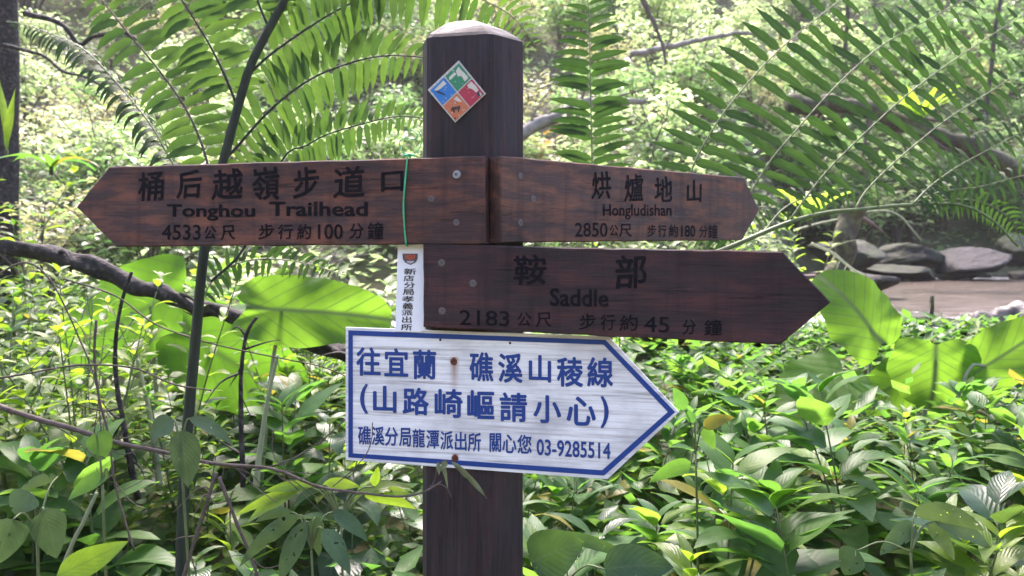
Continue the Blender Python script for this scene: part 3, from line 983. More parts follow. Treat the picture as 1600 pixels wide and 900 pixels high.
pinna(fl, [(335, 300), (315, 225), (287, 165), (243, 103), (200, 52), (159, 0), (120, -55)], D, D + .0, .084, 23, rad=.0036, stem=B_twig, **LA)
pinna(fl, [(325, 330), (270, 255), (240, 202), (200, 150), (137, 82), (85, 55), (32, 37), (10, 34)], D + .02, D + .25, .075, 44, Wr=.17, g=1.5, rad=.003, jit=.35, mt=L_fernd, lean=1.6)
pinna(fl, [(417, 37), (405, 8), (395, -25), (380, -70)], D, D, .085, 7, rad=.0036, stem=B_dark, **LA)
pinna(fl, [(352, 248), (369, 231), (424, 170), (485, 124), (548, 98), (603, 87), (661, 90), (705, 100)], D, D + .1, .086, 29, rad=.0036, stem=B_dark, **LR)
pinna(fl, [(395, 110), (424, 84), (473, 49), (525, 17), (575, -8), (640, -40)], D, D + .1, .086, 22, rad=.0034, stem=B_dark, **LR)
pinna(fl, [(330, 440), (384, 383), (441, 250), (478, 228), (514, 209), (577, 191), (620, 182), (661, 185), (690, 195)], D, D + .15, .072, 32, rad=.0034, stem=B_dark, start=.3, **LR)
pinna(fl, [(470, -40), (540, -40), (620, -35), (700, -22), (765, 5), (805, 30), (838, 75)], D - .02, D + .2, .115, 26, Wr=.19, fa=.3, fb=-.05, gl=.4, gr=.4, rad=.003, taper=.45)
pinna(fl, [(312, 470), (345, 425), (400, 405), (470, 410), (540, 430)], D + .1, D + .3, .05, 20, rad=.0026, mt=L_fernd, **LR)

# right-hand fern, arching stalk beyond the Hongludishan board
D = 2.25
g0 = P(945, 640, D + .15)
gz = H(g0.x, g0.y)
frn = thing('giant_fern', 'giant fern whose arching green stalk passes beyond the Hongludishan board', 'fern', (g0.x, g0.y, gz))
mb = MB()
tube(mb, spline([V((g0.x, g0.y, gz - .03)), g0, P(955, 520, D + .12), P(1020, 440, D + .05), P(1150, 382, D), P(1237, 346, D), P(1294, 332, D), P(1336, 328, D), P(1420, 320, D + .05), P(1500, 320, D + .1), P(1552, 345, D + .1), P(1590, 385, D + .1)], 60), 0.0125, 0.003, 8)
mb.build('stalk', B_green, frn)
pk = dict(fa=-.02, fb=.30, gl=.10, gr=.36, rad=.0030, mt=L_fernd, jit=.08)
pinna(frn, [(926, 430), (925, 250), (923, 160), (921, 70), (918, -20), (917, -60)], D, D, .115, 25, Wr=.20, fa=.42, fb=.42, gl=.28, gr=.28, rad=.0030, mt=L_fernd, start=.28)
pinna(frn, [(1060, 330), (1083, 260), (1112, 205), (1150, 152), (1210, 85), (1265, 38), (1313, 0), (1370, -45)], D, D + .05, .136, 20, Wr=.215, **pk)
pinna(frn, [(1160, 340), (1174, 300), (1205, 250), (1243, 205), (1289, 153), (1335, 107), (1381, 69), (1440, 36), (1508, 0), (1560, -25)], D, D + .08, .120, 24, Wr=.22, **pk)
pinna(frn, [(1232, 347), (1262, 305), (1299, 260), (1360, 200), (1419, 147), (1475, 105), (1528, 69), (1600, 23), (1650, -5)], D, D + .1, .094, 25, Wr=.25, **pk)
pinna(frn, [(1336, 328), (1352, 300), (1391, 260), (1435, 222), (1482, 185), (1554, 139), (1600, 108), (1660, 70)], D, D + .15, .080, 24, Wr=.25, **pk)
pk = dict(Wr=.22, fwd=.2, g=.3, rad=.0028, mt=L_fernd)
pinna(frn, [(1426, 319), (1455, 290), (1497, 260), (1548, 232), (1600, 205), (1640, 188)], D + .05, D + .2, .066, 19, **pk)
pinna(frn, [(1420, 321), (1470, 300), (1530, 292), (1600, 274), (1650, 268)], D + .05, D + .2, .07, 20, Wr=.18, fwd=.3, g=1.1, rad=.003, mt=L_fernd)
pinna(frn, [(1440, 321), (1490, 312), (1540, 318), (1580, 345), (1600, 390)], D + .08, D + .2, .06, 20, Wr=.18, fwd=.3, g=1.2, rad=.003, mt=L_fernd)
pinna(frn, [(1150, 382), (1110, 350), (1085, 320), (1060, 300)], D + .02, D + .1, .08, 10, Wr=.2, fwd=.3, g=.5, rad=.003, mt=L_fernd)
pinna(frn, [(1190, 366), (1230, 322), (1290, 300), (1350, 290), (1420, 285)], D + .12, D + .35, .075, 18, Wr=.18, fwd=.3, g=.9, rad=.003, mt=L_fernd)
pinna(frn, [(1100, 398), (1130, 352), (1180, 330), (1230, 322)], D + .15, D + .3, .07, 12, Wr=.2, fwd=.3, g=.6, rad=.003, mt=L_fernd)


# ------------------------------------------------------------------ taro: big heart-shaped leaves on stalks
def blade(mb, c, tipdir, nrm, L, Wd, cup=0.1, m=0, wavy=0.04, nth=44, nr=7):
    t = (tipdir - nrm * tipdir.dot(nrm)).normalized()
    b = nrm.cross(t).normalized()
    vs, uvs = [c], [(0.3, 0)]
    ph = random.random() * 6
    for i in range(1, nr + 1):
        r = i / nr
        for j in range(nth):
            a = 2 * math.pi * j / nth
            ca, sa = math.cos(a), math.sin(a)
            # outline: long tip in front, two rounded lobes behind, notch at the stalk
            front = max(0, ca)
            rad = 0.52 + 0.22 * front ** 1.2 + 0.26 * front ** 7
            notch = max(0, -ca)
            rad *= 1 - 0.55 * notch ** 10 + 0.12 * notch ** 2
            rad *= 1 + 0.012 * math.sin(a * 7 + ph) + 0.010 * math.sin(a * 17 + 2 * ph)
            x, y = rad * r * ca, rad * r * sa
            z = -cup * (x * x * 0.9 + y * y * 0.5) + wavy * r ** 3 * (math.sin(a * 5 + ph) + .5 * math.sin(a * 11 + 2 * ph)) + 0.06 * abs(y)
            vs.append(c + t * (x * L) + b * (y * Wd * 1.55) + nrm * (z * L))
            uvs.append((0.3 + x * 0.7, y * 1.6))
    fs = [(0, 1 + j, 1 + (j + 1) % nth) for j in range(nth)]
    for i in range(nr - 1):
        o = 1 + i * nth
        fs += [(o + j, o + nth + j, o + nth + (j + 1) % nth, o + (j + 1) % nth) for j in range(nth)]
    mb.add(vs, fs, uvs, m)


def taro(label, leaves, base, mt, stalk=B_pale):
    bz = H(base.x, base.y)
    root = thing('taro_plant', label, 'taro plant', (base.x, base.y, bz))
    for (px, py, d, tip, nrm, L, Wd, cup) in leaves:
        c = P(px, py, d)
        mb = MB()
        blade(mb, c, V(tip), V(nrm).normalized(), L, Wd, cup)
        lf = mb.build('leaf_blade', mt, root)
        mb = MB()
        b0 = V((base.x, base.y, bz - 0.02))
        mid = b0.lerp(c, 0.6) + V((0, 0, 0.10))
        tube(mb, spline([b0, mid, c - V(nrm).normalized() * 0.004], 16), 0.010, 0.0055, 7)
        mb.build('leaf_stalk', stalk, root)
    return root


taro('taro with one wide sunlit leaf between the Tonghou board and the white sign', [(440, 484, 2.45, (1, .1, -.06), (.10, -.94, .33), .34, .135, .16)], P(395, 800, 2.5), L_taro)
taro('taro with huge deep green leaves behind the fallen branch', [(235, 478, 2.95, (-.9, .2, -.45), (-.15, -.97, .12), .44, .22, .22), (330, 545, 2.85, (.8, 0, -.5), (.15, -.97, .15), .40, .20, .2)], P(250, 720, 3.0), L_tarod)
taro('taro by the creek with an upright pale backlit leaf', [(1358, 510, 2.9, (-.55, .15, .80), (.30, -.90, .30), .25, .19, .28)], P(1360, 660, 3.0), L_taro)
taro('taro by the creek with a wide leaf tilted towards its dark midrib', [(1462, 562, 2.75, (-.05, -.1, -.95), (.05, -.97, .10), .17, .20, .2), (1420, 590, 2.8, (-.8, -.1, -.4), (.1, -.95, .2), .22, .11, .2)], P(1440, 700, 2.8), L_taro)
taro('taro at the water edge with a leaf rising to a point', [(1540, 572, 2.75, (.85, .1, .50), (-.2, -.95, .2), .30, .12, .15)], P(1470, 690, 2.75), L_taro)
taro('low taro with a spread leaf under the point of the Saddle board', [(1300, 590, 2.7, (-.6, -.3, -.3), (.0, -.6, .8), .24, .15, .15)], P(1310, 700, 2.75), L_taro)


# ------------------------------------------------------------------ branches, logs, rocks
def limb(name, label, cat, pix, ds, r0, r1, mt, n=9, lump=.25, samples=40, twigs=0, tw_mt=None, group=None, tl=.12):
    mb = MB()
    pts = [P(x, y, ds[i] if isinstance(ds, (list, tuple)) else ds) for i, (x, y) in enumerate(pix)]
    path = spline(pts, samples)
    # knobbly course
    path = [p + V((noise.noise(p * 9), noise.noise(p * 9 + V((5, 5, 5))), noise.noise(p * 9 + V((9, 1, 4))))) * r0 * 0.5 for p in path]
    tube(mb, path, r0, r1, n, lump=lump)
    o = mb.build(name, mt)
    tag(o, label, cat, group)
    for k in range(twigs):
        i = random.randrange(3, samples - 3)
        p = path[i]
        t = (path[i + 1] - path[i]).normalized()
        d = (t * random.uniform(.2, .9) + V((random.uniform(-1, 1), random.uniform(-.5, .5), random.uniform(-1, 1)))).normalized()
        L = random.uniform(.4, 1.2) * tl
        q = [p, p + d * L * .5 + V((0, 0, random.uniform(-.02, .02))), p + d * L + V((random.uniform(-.03, .03), 0, random.uniform(-.04, .02)))]
        tb = MB()
        tube(tb, spline(q, 8), max(.0009, r1 * .5), .0006, 5)
        tb.build('twig', tw_mt or mt, o)
    return o


limb('fallen_branch', 'thick wet dark branch slanting down behind the fern stalk', 'branch', [(-60, 366), (42, 388), (120, 415), (156, 425), (240, 456), (288, 474), (348, 494), (400, 508), (450, 526), (540, 556), (620, 590)], 2.62, .028, .022, B_bark, 20, .55, 140, 9)
limb('long_twig', 'long thin brown twig crossing low in front of the fern stalk', 'twig', [(-20, 628), (60, 655), (133, 677), (187, 693), (260, 707), (330, 722), (423, 732), (487, 757), (533, 767), (620, 775), (663, 768), (690, 752)], 1.32, .0048, .0014, B_twig, 7, .3, 60, 16, tl=.10)
limb('dead_stick', 'dark upright dead stem hanging under the fallen branch', 'dead stem', [(206, 425), (190, 470), (180, 540), (182, 600), (196, 680), (215, 780)], 2.1, .004, .0085, B_bark, 7, .3, 24, 6)
limb('dead_stick', 'dark thin dead stem standing between fern stalk and white sign', 'dead stem', [(402, 495), (386, 520), (378, 570), (376, 640), (380, 760)], 2.2, .0045, .008, B_bark, 7, .3, 24, 6)
limb('dry_twig', 'reddish dry stem leaning beside the low twig', 'dead stem', [(338, 738), (322, 790), (306, 840), (288, 900), (280, 950)], 1.28, .0035, .0028, B_twig, 6, .4, 24, 6, tl=.05)
limb('dry_twig', 'reddish forked dry stem leaning towards the big grey-green leaves', 'dead stem', [(342, 745), (360, 790), (375, 830), (392, 870), (410, 930)], 1.28, .0032, .0026, B_twig, 6, .4, 24, 6, tl=.05)
limb('bare_cane', 'pale green bare stalk rising under the huge taro leaf', 'stalk', [(214, 560), (224, 600), (236, 660), (250, 760)], 2.3, .005, .010, B_pale, 8, .1)
limb('bare_cane', 'pale bare stalk beside the blue edge of the white sign', 'stalk', [(434, 555), (424, 600), (412, 660), (400, 760)], 2.1, .004, .009, B_pale, 8, .1)
limb('bare_cane', 'thin pale stalk leaning at the foot of the bent grey leaves', 'stalk', [(152, 770), (132, 812), (112, 850), (84, 920)], 1.3, .0032, .0036, B_pale, 7, .1)
limb('thin_vine', 'thin dark vine slung from the fern stalk to the white sign', 'vine', [(100, 436), (180, 462), (240, 505), (300, 528), (345, 540), (420, 556), (500, 572), (545, 590)], 1.9, .0022, .0016, B_twig, 5, .3, 40, 8, tl=.08)
limb('thin_vine', 'thin arching vine below the huge taro leaf', 'vine', [(-10, 592), (60, 580), (130, 570), (210, 575), (270, 600), (330, 610)], 1.6, .0022, .0016, B_twig, 5, .3, 40, 8, tl=.08)
limb('thin_vine', 'thin drooping vine near the pointed end of the Tonghou board', 'vine', [(-10, 432), (40, 410), (80, 440), (120, 520), (150, 600), (160, 700)], 1.8, .0024, .0014, B_twig, 5, .3, 40, 10, tl=.09)
limb('thin_vine', 'thin vine rising to the lower edge of the white sign', 'vine', [(395, 735), (450, 720), (500, 690), (540, 655)], 1.36, .0014, .001, B_twig, 5, .3, 30, 2, tl=.05)
limb('thin_vine', 'thin brown tendril crossing the lower corner of the white sign', 'vine', [(520, 760), (550, 735), (572, 710), (581, 685), (582, 660)], 1.33, .0011, .0008, B_twig, 5, .3, 30, 0)
limb('thin_vine', 'dark hooked vine at the foot of the fern stalk', 'vine', [(150, 500), (148, 560), (155, 620), (170, 680), (180, 760), (210, 860)], 1.7, .003, .002, B_twig, 6, .3, 40, 8, tl=.1)
limb('mossy_stump', 'short mossy crooked trunk beyond the right-hand boards', 'trunk', [(1338, 318), (1326, 345), (1318, 385), (1308, 415), (1290, 440), (1268, 470)], 5.6, .075, .06, B_moss, 12, .6, 30, 7, B_twig, tl=.5)
limb('fallen_log', 'dark fallen trunk lying across the slope behind the right-hand fern', 'trunk', [(1230, 165), (1312, 163), (1360, 172), (1401, 190), (1460, 212), (1525, 233), (1580, 260), (1640, 300)], 8.5, .085, .10, B_moss, 12, .5, 40, 6, B_twig, tl=.7)
limb('fallen_log', 'grey fallen branch slanting up right behind the post', 'trunk', [(760, 240), (822, 207), (865, 185), (904, 165), (935, 155), (985, 162), (1025, 156)], 7.5, .075, .025, B_grey, 10, .4, 40, 5, B_twig, tl=.8)
limb('dead_branch', 'thin grey dead branch low on the bright slope above the fallen branch', 'branch', [(985, 85), (1050, 72), (1100, 62), (1155, 52), (1210, 60)], 9, .035, .02, B_grey, 8, .3, 40, 8, B_twig, tl=.8)
limb('dead_branch', 'dark forked dead branch hanging over the top of the slope', 'branch', [(1000, -20), (1010, 15), (1022, 35), (1035, 70), (1040, 100)], 8, .03, .012, B_twig, 7, .3, 30, 8, B_twig, tl=.8)
limb('dead_branch', 'arched dark branch beside the slender trunk', 'branch', [(38, 22), (80, 32), (105, 48), (125, 70), (145, 58), (190, 52), (240, 78)], 4.6, .018, .008, B_bark, 7, .3, 30, 6, B_twig, tl=.4)
limb('dead_branch', 'thin low branch growing out of the slender trunk', 'branch', [(5, 70), (45, 80), (70, 88), (100, 112), (140, 124), (200, 160)], 4.7, .012, .005, B_bark, 7, .3, 30, 6, B_twig, tl=.4)
limb('driftwood_log', 'pale-topped driftwood log at the creek edge', 'log', [(1502, 522), (1525, 508), (1560, 500), (1600, 494), (1680, 492)], 4.0, .045, .075, M_drift, 20, .6, 70, 2, M_drift, tl=.2)
limb('dead_stick', 'short broken stick standing up in the creek', 'stick', [(1457, 462), (1456, 480), (1454, 510), (1452, 530)], 3.75, .010, .009, B_moss, 7, .4, 12)
limb('thin_vine', 'pale thin stem arching over the far rocks', 'vine', [(1268, 380), (1300, 395), (1325, 415), (1345, 430), (1365, 450), (1378, 478)], 4.5, .008, .006, B_pale, 6, .2, 24, 3, tl=.2)
limb('dead_branch', 'pale twig arching over the brown rocks on the slope', 'branch', [(1240, 360), (1300, 345), (1390, 330), (1440, 375)], 6.5, .01, .006, B_pale, 6, .2, 24, 3, tl=.3)


def rock(label, px, py, d, rx, ry, rz, seed, mt=M_rock):
    """boulder: a ball split along random planes, then roughened"""
    c = P(px, py, d)
    rr = random.Random(seed)
    cuts = [(V((rr.gauss(0, 1), rr.gauss(0, 1), rr.gauss(0, 1))).normalized(), rr.uniform(.46, .84)) for _ in range(20)]
    mb = MB()
    vs, fs = [], []
    nu, nv = 44, 28
    for j in range(nv + 1):
        th = math.pi * j / nv
        for i in range(nu):
            ph = 2 * math.pi * i / nu
            u = V((math.sin(th) * math.cos(ph), math.sin(th) * math.sin(ph), math.cos(th)))
            for nn, dd in cuts:
                e = u.dot(nn) - dd
                if e > 0:
                    u = u - nn * e * .92
            k_ = 1.15 + .10 * noise.noise(u * 2.3 + V((seed, 1, 0))) + .07 * (1 - 2 * abs(noise.noise(u * 5 + V((0, 0, seed))))) + .03 * noise.noise(u * 13)
            vs.append(c + V((u.x * rx, u.y * ry, u.z * rz)) * k_)
    for j in range(nv):
        for i in range(nu):
            fs.append((j * nu + i, j * nu + (i + 1) % nu, (j + 1) * nu + (i + 1) % nu, (j + 1) * nu + i))
    mb.add(vs, fs)
    return tag(mb.build('boulder', mt), label, 'boulder')


rock('long sloping grey boulder at the far side of the creek', 1405, 402, 11.2, .55, .6, .24, 1.2)
rock('low flat boulder at the far water line', 1395, 424, 10.4, .62, .4, .10, 4.4)
rock('dark wet boulder by the far rapids', 1520, 408, 10.8, .52, .6, .22, 8.1, noisemat('dark_wet_rock', [(.3, (.010, .009, .011)), (.6, (.04, .037, .04)), (.75, (.10, .09, .095))], (6, 6, 8), .65, 1.0, .06, 12, .25))
rock('rounded grey boulder on the far bank beyond the rapids', 1590, 395, 11.6, .5, .6, .25, 12.0)
rock('brown boulder half hidden under the mossy trunk', 1330, 400, 9.8, .45, .5, .25, 15.5)
for k_ in range(22):
    xx = random.uniform(4.6, 9.5)
    yy = random.uniform(10.2, 12.6)
    sz = random.uniform(.10, .26)
    px_, py_ = 800 + FOC * xx / yy, HOR - (WATER + random.uniform(-.02, .06) - EYE) * FOC / yy
    o_ = rock('small dark stone along the far water line of the creek', px_, py_, yy, sz * random.uniform(.9, 1.6), sz, sz * random.uniform(.4, .7), 100 + k_)
    o_['group'] = 'small stones along the far water line'
rock('flat pale stone in the rapids near the taro', 1420, 500, 4.3, .20, .14, .045, 21.0)
rock('small pale stone awash below the driftwood', 1480, 512, 4.1, .14, .10, .04, 24.0)
rock('white stone at the bank behind the Saddle board', 1318, 432, 6.0, .20, .2, .08, 27.0)
rock('grey stone at the bank beside the mossy trunk', 1350, 440, 6.4, .24, .2, .09, 30.0)


# ------------------------------------------------------------------ herbs: stem and foliage, several habits
def herb(name, label, cat, mt, h=.5, pairs=7, L=.12, Wr=.28, g=.55, stems=1, prof=prof_lance, spread=.25, up=.35, bare=.25, stem_mt=None, fold=.25, whorl=2, seg=6, wave=.03):
    root = thing(name, label, cat)
    st, fo = MB(), MB()
    for s in range(stems):
        a = random.random() * 6.28
        lean = V((math.cos(a), math.sin(a), 0)) * spread * random.uniform(.3, 1) * h
        hh = h * random.uniform(.75, 1.05)
        path = spline([V((0, 0, -.04)), V((lean.x * .3, lean.y * .3, hh * .5)), V((lean.x, lean.y, hh))], 14)
        tube(st, path, .0035 * (h / .5) ** .5, .0015, 6)
        for i in range(pairs):
            u = bare + (1 - bare) * (i + .5) / pairs
            x = min(12.99, u * 13)
            j = int(x)
            p = path[j].lerp(path[j + 1], x - j)
            az = i * 1.9 + a + random.uniform(-.3, .3)
            for k_ in range(whorl):
                z = az + k_ * 2 * math.pi / whorl + random.uniform(-.25, .25)
                d = V((math.cos(z), math.sin(z), up + .5 * u * u + random.uniform(-.2, .25)))
                b_ = V((-math.sin(z), math.cos(z), random.uniform(-.25, .25)))
                LL = L * (0.55 + .6 * math.sin(math.pi * min(1, .25 + .65 * u))) * random.uniform(.75, 1.15)
                pet = d.normalized() * LL * .12
                tube(st, [p, p + pet * .6, p + pet], .0012, .0009, 4, cap=False)
                leaf(fo, p + pet, d, b_, LL, LL * Wr * random.uniform(.85, 1.15), g * random.uniform(.5, 1.5), seg, prof, fold * random.uniform(.2, 1.6), wave=wave)
        p = path[-1]
        for k_ in range(3):
            z = random.random() * 6.28
            d = V((math.cos(z), math.sin(z), 1.0))
            leaf(fo, p, d, V((-math.sin(z), math.cos(z), 0)), L * .55, L * .55 * Wr, g * .8, seg, prof, fold)
    a_ = st.build('stem', stem_mt or B_green, root)
    b_ = fo.build('foliage', mt, root)
    PARTS[root.name] = [a_, b_]
    return root


def rosette(name, label, cat, mt, n=9, L=.5, k=16, lw=.09, g=.5, rib=B_green):
    """small fern: arching fronds from one crown"""
    root = thing(name, label, cat)
    st, fo = MB(), MB()
    for i in range(n):
        az = 6.28 * i / n + random.uniform(-.3, .3)
        el = random.uniform(.5, 1.2)
        d = V((math.cos(az) * math.cos(el), math.sin(az) * math.cos(el), math.sin(el)))
        p = V((0, 0, 0))
        path = [p]
        LL = L * random.uniform(.7, 1.1)
        for j in range(14):
            p = p + d * LL / 14
            d = (d + V((0, 0, -g * 1.8 / 14))).normalized()
            path.append(p)
        tube(st, path, .003, .001, 5)
        side = V((-math.sin(az), math.cos(az), 0))
        for j in range(k):
            u = .12 + .86 * j / k
            x = u * 13.99
            q = path[int(x)].lerp(path[int(x) + 1], x - int(x))
            t = (path[int(x) + 1] - path[int(x)]).normalized()
            l_ = lw * math.sin(math.pi * (.15 + .82 * u)) * random.uniform(.9, 1.1)
            for s in (-1, 1):
                leaf(fo, q, side * s + t * .35, t, l_, l_ * .28, .35, 3, prof_lance, .1)
    a_ = st.build('frond_rib', rib, root)
    b_ = fo.build('frond', mt, root)
    PARTS[root.name] = [a_, b_]
    return root


def place(o, x, y, s=1.0, rz=None, dz=0.0, tilt=.12):
    rz = random.random() * 6.28 if rz is None else rz
    M = Matrix.Translation((x, y, H(x, y) + dz)) @ Matrix.Rotation(random.uniform(-tilt, tilt), 4, 'X') @ Matrix.Rotation(random.uniform(-tilt, tilt), 4, 'Y') @ Matrix.Rotation(rz, 4, 'Z') @ Matrix.Scale(s, 4)
    return M


used = set()


def put(protos, x, y, s, label, group, **kw):
    pr_ = random.choice(protos)
    M = place(pr_, x, y, s, **kw)
    if pr_.name not in used:
        used.add(pr_.name)
        pr_.matrix_basis = M
        tag(pr_, label, None, group)
        return pr_
    return dup(pr_, M, label, group)


PH = 'placeholder'
lance = [herb('leafy_herb', PH, 'herb', L_herb, random.uniform(.42, .58), random.choice((5, 6, 7)), random.uniform(.12, .185), random.uniform(.36, .50), random.uniform(.3, .6), random.choice((1, 2, 2)), random.choice((prof_lance, prof_ovate)), whorl=random.choice((2, 2, 3))) for _ in range(9)]
dark = [herb('broadleaf_herb', PH, 'herb', L_herbd, random.uniform(.38, .52), 5, random.uniform(.13, .18), random.uniform(.42, .55), .55, random.choice((1, 2)), prof_ovate) for _ in range(5)]
young = [herb('young_herb', PH, 'herb', L_bright, random.uniform(.40, .55), 6, random.uniform(.10, .14), random.uniform(.34, .42), .5, 1, prof_lance, whorl=3) for _ in range(4)]
grassy = [herb('narrow_herb', PH, 'herb', L_herb, random.uniform(.40, .5), 7, random.uniform(.18, .24), .16, .9, 2, prof_lance) for _ in range(3)]
nettle = [herb('nettle', PH, 'nettle', L_grey, random.uniform(.5, .62), 6, random.uniform(.11, .14), random.uniform(.45, .6), .9, random.choice((1, 2)), prof_ovate, up=.15) for _ in range(4)]
smallfern = [rosette('small_fern', PH, 'fern', L_herb, 9, .5, 18, .085, .5) for _ in range(3)]

# right-hand bank between post and creek
ZR = [
    (lance, 'glossy lance-leaved herb in the green bank right of the post', 'lance-leaved herbs in the bank right of the post', .56),
    (dark, 'dark broad-leaved herb low in the bank right of the post', 'dark broad-leaved herbs right of the post', .13),
    (young, 'yellow-green herb among the darker plants right of the post', 'yellow-green herbs right of the post', .21),
    (grassy, 'narrow-leaved arching herb in the bank right of the post', 'narrow-leaved herbs right of the post', .10),
]


def pick(Z):
    r = random.random()
    for z in Z:
        r -= z[3]
        if r <= 0:
            return z
    return Z[0]


cnt = 0
y = 1.42
while y < 4.0:
    step = .15 + .035 * y
    x0 = .02 + .0 * y
    x = max(.10 if y < 1.75 else -.12, -.1) + random.uniform(0, step)
    xmax = .70 * y + .25
    while x < xmax:
        xx, yy = x + random.uniform(-.4, .4) * step, y + random.uniform(-.4, .4) * step
        if not (xx < .14 and yy < 1.72) and not (yy > 3.5 and xx > 1.3):
            z = pick(ZR)
            # plants stay below the white sign
            hmax = EYE - ((560 if xx / yy < .36 else 605) - HOR) / FOC * yy - H(xx, yy)
            s = random.choice((random.uniform(.7, 1.0), random.uniform(.9, 1.4)))
            s = min(s, max(.35, hmax / .56))
            if xx / yy < .22 and yy < 2.3:
                s = min(s, (EYE - (735 - HOR) / FOC * yy - H(xx, yy)) / .5)
            put(z[0], xx, yy, s, z[1], z[2])
            cnt += 1
        x += step
    y += step * .8
# left-hand tangle
ZL = [
    (lance, 'lance-leaved herb in the tangle under the Tonghou board', 'lance-leaved herbs under the Tonghou board', .26),
    (dark, 'dark broad-leaved herb in the tangle under the Tonghou board', 'dark broad-leaved herbs under the Tonghou board', .30),
    (nettle, 'grey-green nettle with hanging leaves under the Tonghou board', 'nettles under the Tonghou board', .24),
    (young, 'yellow-green herb in the tangle under the Tonghou board', 'yellow-green herbs under the Tonghou board', .20),
]
y = 1.5
while y < 4.6:
    step = .18 + .045 * y
    x = -.70 * y - .25
    while x < (-.13 if y < 1.8 else .05):
        xx, yy = x + random.uniform(-.4, .4) * step, y + random.uniform(-.4, .4) * step
        if not (xx > -.2 and yy < 1.75):
            z = pick(ZL)
            put(z[0], xx, yy, random.uniform(.85, 1.2) if yy > 2 else random.uniform(.75, 1.0), z[1], z[2])
            cnt += 1
        x += step
    y += step * .8
print('herbs', cnt)

# taller leafy shrubs in the left-hand tangle and by the creek bank
tall = [herb('leafy_shrub', PH, 'shrub', random.choice((L_herb, L_bright, L_herb)), random.uniform(.85, 1.1), 11, random.uniform(.075, .10), random.uniform(.36, .46), .55, 3, prof_lance, spread=.38, bare=.3) for _ in range(5)]
for k_ in range(46):
    yy = random.uniform(2.05, 4.2)
    px = random.uniform(-60, 560)
    top = (250 if px < 95 else 400) + random.uniform(0, 150) + (60 if 380 < px < 600 and yy < 2.6 else 0)
    xx = (px - 800) / FOC * yy
    hh = EYE - (top - HOR) / FOC * yy - H(xx, yy)
    if .3 < hh < 1.5:
        put(tall, xx, yy, hh / 1.0, 'tall small-leaved shrub in the tangle round the fern stalk', 'tall small-leaved shrubs round the fern stalk')
for px, py, yy in ((1225, 330, 3.4), (1270, 350, 4.2), (1195, 350, 3.8), (1290, 420, 4.4), (1250, 400, 3.2), (1110, 400, 3.4), (960, 400, 3.3), (880, 390, 3.6)):
    xx = (px - 800) / FOC * yy
    hh = EYE - (py - HOR) / FOC * yy - H(xx, yy)
    put(tall, xx, yy, max(.3, hh), 'tall small-leaved shrub on the bank beyond the right-hand boards', 'small-leaved shrubs on the bank beyond the right-hand boards')

# ferns in the middle distance
for (px, py, d, s, lab) in ((1040, 600, 2.7, 1.0, 'small fern just beyond the point of the white sign'), (1120, 590, 3.0, 1.0, 'small fern below the Saddle board among herbs'), (520, 440, 3.6, 1.2, 'small fern behind the wide sunlit taro leaf'), (610, 470, 4.2, 1.3, 'small fern seen just left of the white name strip'), (1240, 420, 4.6, 1.2, 'small fern on the bank beside the mossy trunk'), (60, 520, 3.4, 1.2, 'small fern left of the huge taro leaf')):
    c = P(px, py, d)
    put(smallfern, c.x, c.y, s, lab, None)

# nearest big leaves low on the left
big = []


def spray(label, leaves, base, mt, stem=B_green):
    bz = H(base.x, base.y)
    root = thing('large_leaved_herb', label, 'herb', (base.x, base.y, bz))
    st = MB()
    fo = MB()
    ps = [P(l[0], l[1], l[2]) for l in leaves]
    hub = sum(ps, V((0, 0, 0))) / len(ps) - V((0, 0, .05))
    b0 = V((base.x, base.y, bz - .02))
    tube(st, spline([b0, b0.lerp(hub, .5) + V((.012, .01, .0)), hub], 14), .0034, .0022, 6)
    for (px, py, d, tx, ty, L, Wd, prof, g) in leaves:
        p = P(px, py, d)
        q = P(tx, ty, d - random.uniform(-.02, .03))
        dr = q - p
        view = (p - V((0, 0, EYE))).normalized()
        b_ = view.cross(dr).normalized() + V((0, 0, random.uniform(-.3, .3))) + view * random.uniform(-.5, .5)
        leaf(fo, p, dr, b_, dr.length * 1.05, Wd, g, 10, prof, .2, wave=.03)
        tube(st, spline([hub, hub.lerp(p, .55) + V((0, 0, .018)), p], 10), .0020, .0013, 5)
    st.build('stem', stem, root)
    fo.build('foliage', mt, root)
    return root


spray('herb with a large hanging grey-green leaf against the fern stalk', [(283, 674, 1.25, 294, 758, 0, .052, prof_ovate, .1), (270, 655, 1.27, 232, 680, 0, .035, prof_ovate, .3), (296, 654, 1.25, 372, 672, 0, .022, prof_lance, .5)], P(300, 900, 1.35), L_grey)
spray('herb with rounded grey leaves left of the thin pale stalk', [(70, 798, 1.22, 90, 868, 0, .052, prof_ovate, .2), (48, 770, 1.22, 20, 800, 0, .045, prof_ovate, .4), (20, 812, 1.18, -10, 880, 0, .06, prof_ovate, .3), (90, 745, 1.3, 20, 752, 0, .02, prof_lance, .5)], P(40, 960, 1.3), L_grey)
spray('herb with one round pale leaf over the low twig', [(150, 676, 1.3, 168, 712, 0, .042, prof_ovate, .1), (170, 742, 1.3, 100, 765, 0, .028, prof_lance, .4)], P(150, 900, 1.38), L_herb)
spray('herb with long drooping grey-green leaves left of the post foot', [(468, 805, 1.28, 362, 862, 0, .030, prof_lance, .4), (478, 815, 1.28, 430, 905, 0, .036, prof_lance, .3), (492, 808, 1.3, 500, 866, 0, .028, prof_ovate, .3), (505, 828, 1.28, 552, 890, 0, .034, prof_ovate, .3), (520, 800, 1.3, 580, 830, 0, .028, prof_lance, .4), (455, 800, 1.3, 400, 800, 0, .02, prof_lance, .4)], P(490, 960, 1.34), L_grey)
